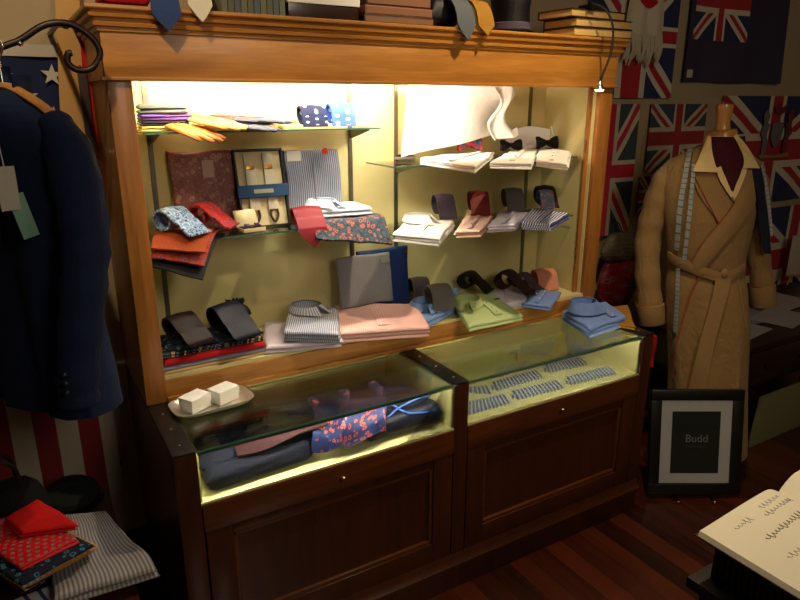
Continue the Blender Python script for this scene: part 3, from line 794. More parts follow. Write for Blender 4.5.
# right half
pxshirt('mid blue shirt folded beside the pink one with a grey tie', [(418, 326), (462, 303), (456, 285), (408, 306)], zC, .030, F_BLUE, seed=14, col=(.25, .6, R(-30), .042, .026), layers=2)
p = at(440, 308, 'z', zC+.035); coil_tie('mid grey tie standing rolled on the mid blue shirt', F_GREYTIE, (p.x, p.y+.02, zC+.034), R(-6), .082, .045, .9, 80, .06, False)
p = at(420, 300, 'z', zC+.035); coil_tie('dark grey green tie half hidden behind the grey tie', F_DKGREY, (p.x+.035, min(.56, p.y+.08), zC+.034), R(-10), .07, .036, .9, 70, .05, False)
pxshirt('pale green shirt lying open on the deck edge', [(468, 325), (522, 314), (490, 291), (448, 297)], zC, .026, F_GREEN, seed=15, col=(.25, .62, R(-35), .045, .026), layers=2, pd=(.62, .1, .7))
p = at(497, 300, 'z', zC+.03); b = BM(); tube(b, [(-.016, 0, .003), (.0, .0, .004), (.016, .004, .003)], [.002, .004, .002], 8); tag(link('tie_clip', b, M_STEEL, loc=(p.x, p.y, zC+.0300)), 'small steel tie clip on the pale green shirt', 'tie clip')
p = at(472, 290, 'z', zC+.03); coil_tie('black tie arched on the pale green shirt', F_BLACK, (p.x, p.y+.03, zC+.028), R(30), .075, .036, 1.0, 42, .055, False)
pxshirt('dusky lilac shirt between the green and light blue ones', [(492, 304), (528, 300), (524, 285), (486, 288)], zC, .022, F_LILAC, seed=16, layers=2)
p = at(510, 290, 'z', zC+.03); coil_tie('dark plum tie arched on the dusky lilac shirt', F_PLUM, (p.x, p.y+.03, zC+.025), R(28), .08, .040, 1.0, 42, .055, False)
p = at(530, 286, 'z', zC+.03); coil_tie('slate patterned tie between the plum and salmon ties', F_CHAR, (p.x, min(.55, p.y+.05), zC+.002), R(28), .07, .036, 1.0, 42, .05, False)
pxshirt('light blue shirt folded small at the right end of the deck', [(522, 302), (551, 306), (560, 291), (534, 289)], zC, .022, F_BLUE2, seed=17, layers=2, placket=True)
p = at(536, 295, 'z', zC+.024); b = BM(); tube(b, [(0, 0, .0), (0, 0, .004), (0, 0, .0045), (0, 0, .008)], [.004, .004, .009, .008], 12); tag(link('cufflink', b, M_STEEL, loc=(p.x, p.y, zC+.0262)), 'single steel cufflink on the light blue shirt', 'cufflink')
p = at(549, 285, 'z', zC+.02); coil_tie('salmon pink tie standing rolled in the right corner', F_SALMON, (p.x, min(.545, p.y+.04), zC+.001), R(-14), .09, .042, .8, 72, .07, False)

# ================================================================== lower right glass shelf (z 1.16)
zD = 1.1605
pxshirt('white shirt folded at the left end of the striped shirt shelf', [(394, 233), (440, 238), (455, 221), (408, 217)], zD, .030, F_WHITE, ymax=.56, seed=21, col=(.30, .72, R(20), .040, .026))
pxshirt('salmon pink striped shirt under the red tie', [(455, 231), (480, 230), (494, 215), (466, 214)], zD, .026, F_PINKST, ymax=.56, seed=22)
pxshirt('lilac striped shirt under the dark grey tie', [(487, 226), (516, 224), (530, 212), (500, 210)], zD, .026, F_LILAC, ymax=.56, seed=23)
pxshirt('navy and white striped shirt at the right shelf end', [(522, 223), (552, 224), (570, 213), (532, 208)], zD, .026, F_BUTCHER, ymax=.56, seed=24)
for px, m, rz, w_, lab in ((444, F_CHAR, -16, .068, 'dark checked tie standing rolled on the white shirt'), (479, F_REDTIE, -26, .072, 'deep red tie standing rolled on the pink striped shirt'), (513, F_DKGREY, -24, .070, 'dark grey tie standing rolled on the lilac striped shirt'), (545, F_BROWN, -16, .062, 'dark brown tie standing rolled at the right of the striped shirts')):
    p = at(px, 205, 'y', .48); coil_tie(lab, m, (p.x, .49, zD+.029), R(rz), w_, .042, 1.0, 58, .07, False)
p = at(562, 210, 'z', zD+.03); coil_tie('bright floral narrow tie in front of the brown one', F_MULTI2, (p.x-.01, .455, zD+.029), R(-25), .055, .036, .9, 66, .055, False)

# ================================================================== upper right glass shelf (z 1.39)
zE = 1.3905
p = at(404, 160, 'z', zE); link_box('open silver cufflink case at the left of the white shirts', (p.x+.005, p.y+.02, zE+.001), .082, .06, .078, M_SILV, M_SATIN, R(-4), M_STEEL, 84, 'Budd')
pxshirt('longest white shirt lying flat beside the silver case', [(420, 158), (476, 166), (494, 152), (446, 148)], zE, .022, F_WHITE, ymax=.57, seed=31, placket=True)
pxshirt('white evening shirt under the middle bow tie', [(490, 162), (532, 163), (536, 148), (498, 148)], zE, .022, F_WHITE, ymax=.57, seed=32)
pxshirt('white evening shirt at the right end under a black bow tie', [(536, 160), (568, 164), (571, 151), (538, 148)], zE, .022, F_WHITE, ymax=.57, seed=33)
# wing collar behind
t = thing('wing_collar_shirt', 'white wing collar dress shirt standing behind the black bow ties', 'shirt', (at(530, 140, 'y', .57).x, .572, zE+.024))


def wc(u, v):
    a = R(200)+u*R(140)-PI; x = (u-.5)*(.22+.05*v); return (x, .015*math.cos((u-.5)*PI)-.012, v*(.078+.008*math.cos((u-.5)*2*PI)))


b = BM(); surf(b, wc, 20, 6, .003, .26, .09); link('collar_band', b, F_WHITE, t)
for s in (-1, 1):
    b = BM(); surf(b, lambda u, v, s=s: (s*(.09+.05*u), -.022+.008*u-.012*v, .055+.03*(1-u)-.03*v+.0*u), 6, 5, .0025, .05, .03); link('wing', b, F_WHITE, t)
b = BM(); slab(b, [(-.12, -.03), (.12, -.03), (.12, .03), (-.12, .03)], -.001, .012, n=8); link('body', b, F_WHITE, t)
p = at(471, 151, 'z', zE+.03); bow_tie('red and teal plaid bow tie on the longest white shirt', F_PLAID, (p.x, p.y+.005, zE+.032), R(-4), .105, .052, 76)
p = at(512, 143, 'y', .50); bow_tie('smaller black bow tie in the middle of the white shirts', F_BLACK, (p.x, .50, zE+.0245), R(-6), .098, .042, 78)
p = at(548, 146, 'y', .50); bow_tie('larger fluffy black bow tie at the right of the white shirts', F_BLACK, (p.x, .50, zE+.0245), R(-6), .105, .05, 78)
# white shirt hanging high on the back
t = thing('hanging_dress_shirt', 'white dress shirt hanging from the cabinet top, brightly lit', 'shirt', (1.17, .50, 1.655))


def hs(u, v):
    x = (u-.5)*(.42+.05*v)+.01; side = max(0, u-.72)/.28
    zl = -.245+.075*u
    return (x+.02*side*math.sin(v*7), -.008+.03*math.sin(u*9)*.5*v-.035*side*math.sin(v*5+1), zl*v)


b = BM(); surf(b, hs, 40, 20, .004, .42, .25); link('front', b, F_WHITE, t)
b = BM(); surf(b, lambda u, v: (.15+.055*u+.02*math.sin(v*6+u*2), -.05+.02*math.sin(u*6)+.012*math.cos(v*9), -.01-.185*v+.012*u), 10, 18, .004, .06, .2); link('sleeve', b, F_WHITE, t)
b = BM(); tube(b, [(-.2, 0, .0), (.21, 0, .0)], .005, 8); link('hanging_rod', b, M_STEEL, t)
for x in (-.19, .2):
    b = BM(); tube(b, [(x, 0, 0), (x, 0, .083)], .0018, 6); link('hook_wire', b, M_STEEL, t)


# ================================================================== on and in the lower counter
zG = HG+.0022
q = [at(x, y, 'z', zG) for x, y in ((176, 419), (253, 402), (237, 385), (169, 398))]
c = (q[0]+q[1]+q[2]+q[3])/4
t = thing('silver_tray', 'small silver tray with rounded raised rim on the left glass top', 'tray', (c.x, min(c.y, .245), zG), R(4))
b = BM(); rings = []
for (k, z) in ((.0, .003), (.80, .003), (.90, .006), (1.0, .014), (1.03, .0145), (1.03, .012), (.93, .002), (.82, .0), (.0, .0)):
    rg = []
    for a in range(40):
        an = 2*PI*a/40; cx_, sx_ = math.cos(an), math.sin(an); rx, ry = .112*max(k, .001), .062*max(k, .001)
        rg.append(Vector((rx*math.copysign(abs(cx_)**.45, cx_), ry*math.copysign(abs(sx_)**.45, sx_), z)))
    rings.append(rg)
loft(b, rings); link('dish', b, plain('polished_silver', (225, 220, 205), .28, .75), t)
M_WBOX = plain('white_card_box', (238, 236, 228), .6, var=.02)
for x, y, rz, lab in ((-.048, -.008, 28, 'small white card box on the left of the silver tray'), (.036, .004, 24, 'small white card box on the right of the silver tray')):
    g = thing('card_box', lab, 'box', (c.x+x, min(c.y, .245)+y, zG+.0045), R(rz)); link('base', bx(-.034, .034, -.026, .026, 0, .026, bev=.001), M_WBOX, g); link('lid', bx(-.0355, .0355, -.0275, .0275, .018, .040, bev=.001), M_WBOX, g)
# blue shirt and mustard cloth on the right glass
q = [(1.475, .085), (1.66, .10), (1.70, .27), (1.49, .26)]
q = [tuple(at(x, y, 'z', zG+.035)[:2]) for x, y in ((590, 330), (627, 318), (606, 303), (562, 312))]
folded_shirt('blue shirt with a big open collar folded on the right glass top', q, zG, .045, F_BLUE2, seed=41, layers=3, amp=.004, col=(.24, .62, R(75), .042, .052, .034), pd=(.7, .1, .8))
q2 = [tuple(at(x, y, 'z', zG+.02)[:2]) for x, y in ((606, 322), (636, 327), (628, 305), (604, 308))]; c2 = centre(q2)
tag(link('folded_cloth', layered(loc2(q2, c2), .018, 2, 5), F_MUST, loc=(c2[0], c2[1]+.0, zG+.004)), 'mustard folded cloth behind the blue shirt at the counter end', 'cloth')

# rolled dressing gown in the left bay
F_GOWN = fab('very_dark_navy_wool', (13, 17, 36), wrinkle=1.2)
t = thing('dressing_gown', 'long navy dressing gown rolled up with blue cord in the left bay', 'gown', (.455, .12, HR+.001))


def roll(x0, x1, y, z, ry, rz_, m, nm, par, sd=0, yslope=0.0, n=26):
    b = BM(); rings = []
    for i in range(n+1):
        u = i/n; x = x0+(x1-x0)*u; e = min(1, min(u, 1-u)*14)**.5; rg = []
        for k in range(28):
            a = 2*PI*k/28; fo = 1+.05*math.sin(a*5+x*9+sd)+.06*noise.noise(Vector((x*9, math.cos(a)*1.5, math.sin(a)*1.5+sd)))
            zz_ = z+rz_*fo*e*math.sin(a); rg.append(Vector((x, y+yslope*(u-.5)+ry*fo*(.7+.3*e)*math.cos(a), max(.001, zz_))))
        rings.append(rg)
    loft(b, rings, uvs=.5); return link(nm, b, m, par)


roll(-.385, .37, .02, .058, .075, .060, F_GOWN, 'folded_body', t, 0, 0.0)
sl = roll(-.375, -.06, -.055, .034, .036, .034, F_GOWN, 'rolled_sleeve', t, 4, .02)
sl2 = roll(.10, .38, -.045, .040, .042, .040, F_NAVYTIE, 'rolled_skirt', t, 7, .0)
b = BM(); surf(b, lambda u, v: (-.28+.26*u, -.070+.030*v-.012*math.sin(u*3)-.01*u, .072+.020*v+.034*u-.006*math.sin(u*7+v*2)+.006), 20, 6, .007, .3, .04); link('burgundy_lapel', b, fab('dark_burgundy_facing', (38, 14, 22)), t)
F_CORD = plain('bright_blue_cord', (40, 84, 176), .5)
for pts in ([(.09, -.03, .10), (.16, .0, .118), (.22, .03, .120), (.30, .02, .119)], [(.10, -.06, .088), (.17, -.078, .080), (.22, -.06, .088), (.31, -.04, .094), (.36, -.03, .086)], [(.12, -.01, .115), (.15, .05, .118), (.25, .06, .116)], [(.2, -.03, .108), (.24, -.075, .078), (.30, -.082, .064), (.35, -.08, .062)]):
    b = BM(); tube(b, smoothpts(pts, 5), .0028, 6); link('cord', b, F_CORD, t)
# paisley scarf over it
b = BM()


def sc(u, v):
    x = -.075+.235*u+.02*math.sin(v*5); s = v*.19; y = .06-s*.85; zt = .122-.0*s
    arc = [(.07, .112), (.03, .128), (-.02, .126), (-.06, .100), (-.095, .070), (-.108, .030)]; k = v*5; i = min(4, int(k)); f_ = k-i
    y = arc[i][0]*(1-f_)+arc[i+1][0]*f_; z = arc[i][1]*(1-f_)+arc[i+1][1]*f_
    fold = .010*math.sin(u*14+v*3)+.008*noise.noise(Vector((u*5, v*5, 2)))
    return (x+.02*math.sin(u*9)*v, y-fold*.6-.006*(1-abs(2*u-1))+.03*v*(abs(u-.5)), z+fold+.004+.03*v*max(0, .5-u)*-.4)


surf(b, sc, 36, 24, .004, .24, .2)
tag(link('paisley_scarf', b, F_NAVYPAIS, loc=(.475, .125, HR+.008)), 'blue and orange paisley scarf laid over the rolled navy gown', 'scarf')
# striped cuffs / bands in the right bay
F_BAND = fab('blue_and_white_striped_band', (214, 218, 226), 'stripe', [(52, 74, 132)], fr=62, duty=.55)
zR = HR+.001
bands = [([(470, 392), (493, 393), (489, 386), (470, 387)], 'shortest blue striped band, by the middle post'), ([(469, 414), (512, 402), (506, 394), (469, 402)], 'blue striped band at the front beside the middle post'), ([(497, 390), (543, 377), (536, 370), (493, 382)], 'blue striped band, second from the middle post, rear row'),
         ([(518, 399), (565, 387), (558, 380), (513, 391)], 'blue striped band, second from the middle post, front row'), ([(549, 372), (588, 364), (580, 357), (546, 365)], 'blue striped band in the rear row towards the right end'), ([(571, 384), (617, 373), (609, 366), (567, 377)], 'blue striped band nearest the right end of the bay, front row'),
         ([(500, 376), (532, 366), (526, 360), (496, 369)], 'blue striped band far back, nearest the middle post'), ([(566, 358), (596, 351), (590, 346), (562, 353)], 'blue striped band far back towards the right end')]
for pts, lab in bands:
    q = quad(zR+.006, pts, .40); cc = centre(q); ql = loc2(q, cc)
    g = thing('striped_band', lab, 'tie', (cc[0], cc[1], zR), group='striped bands in the right display bay')
    link('wide_blade', layered(ql, .008, 2, 3, .001, .001), F_BAND, g)
    a, d = Vector(lerpq(ql, 0, .25)), Vector(lerpq(ql, 0, .75)); ux = (Vector(ql[0])-Vector(ql[1])).normalized()*.018
    b = BM(); slab(b, [a+ux, a-ux*.3, d-ux*.3, d+ux*.6], 0, .006, n=4, rnd=.004, amp=.0); link('narrow_end', b, F_BAND, g)

# ================================================================== on top of the cabinet
zT = 1.8185; YE = PY-.035


def cornice_tie(label, m, px, ytip, w, zoff=0, x=None):
    X = at(px, 8, 'y', YE-.012).x; zt = at(px, ytip, 'y', YE-.018).z; H = zT-zt; g_ = 'ties hanging over the cornice'
    zo = .085
    path = [(.10, zo), (.06, zo+.002), (.035, zo-.006), (.012, zo-.03), (.0, .03), (-.006, .008), (-.010, -.010)]+[(-.012-.004*k/8, -.010-(H-.010)*k/8) for k in range(1, 9)]
    p2 = path[:-1]; a_, b_ = path[-9], path[-1]
    path = path[:-8]+[(a_[0]+(b_[0]-a_[0])*k/20, a_[1]+(b_[1]-a_[1])*k/20) for k in range(1, 21)]
    n = len(path)-1; hl = w*.5

    def f(u, v):
        i = min(n, int(round(u*n))); y, z = path[i]; k = v-.5; d = z-path[n][1]; zz_ = z
        wd = w*(.75+.25*min(1, i/n*1.4))*(max(.03, d/hl) if (i > 5 and d < hl) else 1)
        return (k*wd, y, zz_)
    b = BM(); surf(b, f, n, 8, .006, .25, w); return tag(link('necktie', b, m, loc=(X, YE, zT), rot=(0, 0, 0)), label, 'tie', g_)


cornice_tie('mid blue tie hanging over the cornice, leftmost', F_BLUETIE, 166, 31, .082)
cornice_tie('cream tie hanging over the cornice beside the blue one', F_CREAMTIE, 201, 22, .074)
cornice_tie('steel grey tie hanging over the cornice beside the mustard one', fab('steel_grey_silk', (84, 90, 96)), 468, 40, .084)
cornice_tie('mustard tie hanging over the cornice right of centre', F_MUST, 488, 36, .078)


def ontop(px0, px1, yb=YE+.03): return at(px0, 12, 'y', yb).x, at(px1, 12, 'y', yb).x


x0, x1 = ontop(104, 153, YE+.02); b = BM(); slab(b, [(0, 0), (x1-x0, 0), (x1-x0, .12), (0, .14)], 0, .05, amp=.012, n=16)
tag(link('folded_cloth', b, F_RED, loc=(x0, YE+.02, zT)), 'crumpled red cloth on top of the cabinet at its left end', 'cloth')
x0, x1 = ontop(222, 286, YE+.035); w_ = (x1-x0)/10
for k in range(10):
    o = link('book', bx(0, w_*.93, 0, .12, 0, .12+.008*(k % 3), bev=.003), plain('book_cloth_%s' % ['sage', 'olive', 'slate'][k % 3], [(104, 108, 84), (92, 94, 70), (84, 92, 96)][k % 3], .7), loc=(x0+k*w_, YE+.035, zT))
    tag(o, 'slim grey green book in the upright row on the cabinet top', 'book', 'upright row of slim books on the cabinet top')
x0, x1 = ontop(290, 360, YE+.04)
g = thing('shallow_box', 'white lidded box with a brown base on top of the cabinet', 'box', (x0, YE+.05, zT)); link('base', bx(0, x1-x0, 0, .16, 0, .05, bev=.002), M_DARKX, g); link('lid', bx(-.004, x1-x0+.004, -.004, .164, .04, .09, bev=.003), M_WBOX, g)
M_OLDP = plain('brown_old_pages', (128, 84, 50), .7); x0, x1 = ontop(364, 434, YE+.04); zz = zT
for k, (h, m, lab) in enumerate(((.022, plain('navy_book_cover', (30, 34, 50), .6), 'dark navy book lying lowest on the cabinet top near the centre'), (.026, plain('orange_brown_cover', (150, 78, 34), .6), 'orange brown book lying on the navy book on the cabinet top'), (.04, plain('maroon_book_cover', (70, 26, 24), .6), 'maroon book lying on the orange brown book'))):
    g = thing('book', lab, 'book', (x0+.004*k, YE+.04, zz)); link('cover', bx(0, x1-x0-.01*k, 0, .16, 0, h, bev=.002), m, g); link('page_block', bx(.004, x1-x0-.01*k-.004, -.0015, .15, .004, h-.004), M_OLDP, g); zz += h+.0006
x0, x1 = ontop(434, 462, YE+.05); g = thing('black_pouch', 'soft black pouch with a white piping on the cabinet top', 'pouch', ((x0+x1)/2, YE+.06, zT))
b = BM(); slab(b, [(-.055, 0), (.055, 0), (.055, .14), (-.055, .14)], 0, .10, rnd=.03, amp=.008); link('body', b, F_BLACK, g)
b = BM(); tube(b, smoothpts([(.045, -.001, .02), (.05, -.003, .06), (.04, .01, .10)], 4), .003, 6); link('piping', b, M_CARD, g)
x0, x1 = ontop(498, 541, YE+.05); g = thing('top_hat', 'black hat standing on the cabinet top beside the mustard tie', 'hat', ((x0+x1)/2, YE+.10, zT))
b = BM(); rings = [[Vector((r*math.cos(2*PI*k/32), r*1.15*math.sin(2*PI*k/32), z)) for k in range(32)] for r, z in ((.078, .0), (.080, .004), (.066, .008), (.063, .03), (.062, .08), (.066, .115), (.064, .12), (.001, .121))]; loft(b, rings); link('crown', b, F_BLACK, g)
b = BM(); loft(b, [[Vector((r*math.cos(2*PI*k/32), r*1.15*math.sin(2*PI*k/32), z)) for k in range(32)] for r, z in ((.0655, .009), (.0672, .011), (.0655, .032), (.063, .034))]); link('hat_band', b, F_CHAR, g)
M_PAGES = plain('cream_page_edges', (232, 190, 110), .7); M_COVER = plain('dark_book_cover', (52, 36, 28), .6)
x0, x1 = ontop(574, 634, YE+.03); zz = zT
for k, (h, dx, lab) in enumerate(((.030, .0, 'dark book with cream page edges, lowest of the three on the right'), (.030, .012, 'dark book with cream page edges, middle of the three on the right'), (.028, -.006, 'dark book with cream page edges, top of the three on the right'))):
    g = thing('book', lab, 'book', (x0+dx, YE+.02+.006*k, zz), R(-2+2*k), group='three stacked books on the right of the cabinet top'); w_ = x1-x0-.02
    cv = BM(); box(cv, 0, w_, 0, .17, 0, .003); box(cv, 0, w_, 0, .17, h-.003, h); box(cv, 0, w_, .167, .17, 0, h); link('cover', cv, M_COVER, g, smooth=False)
    link('page_block', bx(.004, w_-.004, .004, .166, .003, h-.003, bev=.001), M_PAGES, g); zz += h+.002

# gooseneck lamp clipped on the cornice
X = at(606, 20, 'y', YE-.02).x
g = thing('gooseneck_lamp', 'small lit lamp on a bent black gooseneck over the right of the cabinet', 'lamp', (X, YE+.04, zT))
base = link('base', bx(-.05, -.01, -.02, .03, 0.094, .106, bev=.003), M_BLACK, g)
P = [at(x, y, 'y', yy) for x, y, yy in ((592, 3, YE+.0), (606, 10, YE-.04), (613, 28, YE-.06), (611, 52, YE-.06), (603, 74, YE-.05), (600, 82, YE-.045))]
P = [Vector((p.x-X, p.y-YE-.04, p.z-zT)) for p in P]; P = [Vector((-.03, 0, .106)), Vector((-.028, -.01, .115))]+P
b = BM(); tube(b, smoothpts(P, 6), .0042, 8); link('gooseneck', b, M_BLACK, g)
e = P[-1]; b = BM(); tube(b, [e+Vector((0, 0, .006)), e, e+Vector((-.002, -.002, -.014)), e+Vector((-.003, -.004, -.024)), e+Vector((-.003, -.004, -.026))], [.006, .007, .011, .018, .0185], 18); sh = link('lamp_head', b, M_STEEL, g)
b = BM(); tube(b, [e+Vector((-.003, -.004, -.0262)), e+Vector((-.003, -.004, -.030))], [.015, .013], 18); link('bulb', b, glow('lit_bulb', (255, 244, 220), 25), sh)

# ================================================================== flags on the back wall
J = jackmat('union_flag_cloth'); J2 = jackmat('faded_union_flag_cloth', (54, 62, 70), (150, 36, 40), (186, 176, 150))


def flag(name, label, px, m, wave=.006, y=WALLY-.012, Lu=1, Lv=1, grp=None, skew=0, sd=0, uvr=(0, 1, 0, 1), swap=False):
    """hang a flag between pixel columns x0..x1 and rows y0..y1 measured at the middle column"""
    x0 = at(px[0], (px[1]+px[3])/2, 'y', y).x; x1 = at(px[2], (px[1]+px[3])/2, 'y', y).x; xm = (px[0]+px[2])/2
    zt = at(xm, px[1], 'y', y).z; zb = at(xm, px[3], 'y', y).z; w = x1-x0; h = zt-zb
    t = thing(name, label, 'flag', ((x0+x1)/2, y, zt), group=grp)

    def f(u, v): return ((u-.5)*w+skew*v, -wave*(1+math.sin(u*11+sd+v*2))*(.3+.7*v)*.6-.002*(1+math.sin(u*23+sd)), -h*v)
    b = BM(); surf(b, f, 48, 32, .0016, 1, 1); uvl = b.loops.layers.uv.verify()
    for fc_ in b.faces:
        for l in fc_.loops:
            a, c_ = l[uvl].uv; a, c_ = uvr[0]+(uvr[1]-uvr[0])*a, uvr[2]+(uvr[3]-uvr[2])*c_
            l[uvl].uv = (c_, a) if swap else (a, c_)
    link('cloth', b, m, t)
    for a in (-.48, .48):
        c_ = BM(); tube(c_, [(a*w, .0095, -.006), (a*w, -.006, -.006)], .004, 8); link('pin', c_, M_BRASS, t)
    return t, w, h


flag('union_flag', 'union flag hung upright high on the wall behind the white fringed scarf', (586, -32, 677, 98), J, grp='union flags pinned on the back wall', swap=True)
flag('union_flag', 'union flag hung upright right beside the cabinet, half behind its pilaster', (574, 104, 633, 236), jackmat('bright_union_flag_cloth', (54, 64, 70), (188, 26, 52), (196, 186, 158)), grp='union flags pinned on the back wall', swap=True, sd=2)
flag('union_flag', 'small union flag behind the left shoulder of the camel robe', (647, 104, 703, 171), J2, grp='union flags pinned on the back wall', sd=1)
flag('union_flag', 'tiny union flag low behind the left sleeve of the camel robe', (638, 176, 662, 215), J2, grp='union flags pinned on the back wall', sd=3)
t, w, h = flag('union_flag', 'large union flag with a royal crest behind the mannequin neck', (716, 96, 818, 202), J, grp='union flags pinned on the back wall', sd=4)
M_CR = plain('silver_grey_print', (112, 108, 108), .8); M_CR2 = plain('dull_red_print', (112, 42, 44), .8); M_CR3 = plain('dull_gold_crest_print', (150, 120, 70), .8)


def blob(pts, y0, m, nm, par, sx=1, ox=0, oz=0, s=1):
    P_ = smoothpts([(x, z, 0) for x, z in pts+[pts[0]]], 5)[:-1]; b = BM(); prism(b, [(ox+p.x*sx*s, oz+p.y*s) for p in P_], 0, .002)
    bmesh.ops.transform(b, matrix=Matrix.Rotation(R(90), 4, 'X'), verts=b.verts)
    for v in b.verts: v.co.y = y0+(v.co.y)
    return link(nm, b, m, par, smooth=False)


cy = -h*.34
blob([(-.05, .06), (.05, .06), (.052, -.02), (.0, -.08), (-.052, -.02)], -.020, M_CR, 'crest_shield', t, ox=0, oz=cy, s=.95)
blob([(-.035, 0), (.035, 0), (.045, .04), (.02, .028), (0, .055), (-.02, .028), (-.045, .04)], -.020, M_CR2, 'crest_crown', t, oz=cy+.11, s=1.1)
for sx, m, nm in ((1, M_CR2, 'crest_lion'), (-1, M_CR, 'crest_unicorn')):
    blob([(.03, -.10), (.07, -.11), (.075, -.03), (.10, .0), (.085, .05), (.095, .10), (.07, .13), (.04, .10), (.05, .06), (.028, .05), (.045, .0), (.03, -.04)], -.020, m, nm, t, sx=sx, ox=sx*.05, oz=cy, s=1.0)
blob([(-.14, -.015), (.14, -.015), (.15, .01), (.0, -.002), (-.15, .01)], -.021, M_CR3, 'crest_ribbon', t, oz=cy-.12, s=.9)
flag('union_flag', 'dark union flag hung below the crested flag behind the right sleeve', (742, 206, 830, 305), J, grp='union flags pinned on the back wall', sd=5)
# dark ensign
t, w, h = flag('ensign_flag', 'dark blue ensign with a union canton and a white corner patch', (687, -40, 786, 83), fab('dark_blue_bunting', (58, 52, 72), wrinkle=.8), wave=.02, sd=1)
for nm, (u0, u1, v0, v1), m in (('canton', (.04, .56, .0, .655), J), ('patch', (.03, .10, .90, .965), plain('white_cloth_patch', (205, 198, 180), .8))):
    b = BM(); surf(b, lambda u, v: ((u0+(u1-u0)*u-.5)*w, -.0016-.02*(1+math.sin((u0+(u1-u0)*u)*11+1+(v0+(v1-v0)*v)*2))*(.3+.7*(v0+(v1-v0)*v))*.6-.002*(1+math.sin((u0+(u1-u0)*u)*23+1)), -h*(v0+(v1-v0)*v)), 24, 14, .0012, 1, 1); link(nm, b, m, t)
# white fringed scarf with a red leaf
X0 = at(625, 20, 'y', .69).x; X1 = at(660, 20, 'y', .69).x; zt = at(640, -60, 'y', .69).z; zb = at(640, 36, 'y', .69).z
t = thing('fringed_scarf', 'off white knitted scarf with ragged fringe hanging over the upper union flag', 'scarf', ((X0+X1)/2, .672, zt)); w = X1-X0; h = zt-zb
F_KNIT = fab('off_white_knit', (205, 194, 164), wrinkle=1.5)
b = BM(); surf(b, lambda u, v: ((u-.5)*w*(1+.05*math.sin(v*9)), .006*math.sin(u*14), -h*v), 20, 24, .008, .2, .4); link('knit', b, F_KNIT, t)
for k in range(34):
    u = (k+.5)/34; x = (u-.5)*w*1.02; l = h*random.uniform(.22, .36); b = BM(); tube(b, smoothpts([(x, 0, -h+.01), (x+random.uniform(-.01, .01), -.008, -h-l*.5), (x+random.uniform(-.02, .02), .0, -h-l)], 3), [.005]*6+[.002], 6); link('fringe_strand', b, F_KNIT, t)
blob([(0, .05), (.012, .025), (.03, .035), (.026, .012), (.045, .0), (.02, -.018), (.0, -.02), (-.02, -.018), (-.045, .0), (-.026, .012), (-.03, .035), (-.012, .025)], -.008, F_RED, 'red_leaf', t, oz=-h*.63, s=1.3)
# grey scarf and red bundle between the cabinet and the robe
X0 = at(598, 262, 'y', .62).x; X1 = at(645, 262, 'y', .62).x; xc = (X0+X1)/2
zt = at(618, 232, 'y', .66).z; zm = at(618, 262, 'y', .62).z; zb = at(618, 312, 'y', .6).z
t = thing('hanging_bundle', 'grey and dark red cloth bundle in crinkled plastic hanging beside the cabinet', 'bundle', (xc, .63, zt))
def bund(z0, z1, r0, r1, m, nm, sd):
    b = BM(); rings = []
    for i in range(15):
        k = i/14; z = z0+(z1-z0)*k; r = (r0+(r1-r0)*k)*(math.sin(PI*min(.96, .12+k*.86)))**.4
        rings.append([Vector((1.5*r*math.cos(a)*(1+.12*noise.noise(Vector((math.cos(a)*2, z*14, sd)))), .45*r*math.sin(a)*(1+.2*math.sin(a*7+z*30)), z)) for a in [2*PI*j/30 for j in range(30)]])
    loft(b, rings, uvs=.5); link(nm, b, m, t)
bund(0, zm-zt-.01, .09, .10, fab('grey_crinkled_plastic', (92, 82, 68), rough=.35, wrinkle=1.5), 'grey_wrap', 1)
bund(zm-zt, zb-zt, .10, .09, fab('dark_red_and_grey_print', (104, 20, 26), 'paisley', [(92, 60, 54), (76, 16, 20)], fr=14, rough=.4, wrinkle=1.2), 'red_cloth', 5)
b = BM(); tube(b, [(0, 0, -.01), (0, .03, .04), (0, .088, .06)], .003, 8); link('hook', b, M_IRON, t)

# US flag, hung vertically at the left
F_ST = N('red_and_white_flag_stripes'); uv, u, v = F_ST.uv(); cc_ = F_ST.mix(F_ST.f('LESS_THAN', F_ST.f('FRACT', F_ST.f('ADD', F_ST.f('MULTIPLY', u, 3.5), .36)), .5), lin((170, 160, 140)), lin((122, 30, 34)))
F_ST.bump(F_ST.noise(uv, 8, 3), .4, .01); F_ST.set(Base_Color=cc_, Roughness=.9)
yF = WALLY-.02
xa, xb = -.50, -.058; zt = at(40, 57, 'y', yF).z; zc_ = at(40, 330, 'y', yF).z; zb = .30
t = thing('stars_and_stripes_flag', 'large flag with white stars on navy above red and white stripes, behind the jackets', 'flag', ((xa+xb)/2, yF, zt)); w = xb-xa


def wv(x, z): return -.006*(1+math.sin(x*30+z*3))


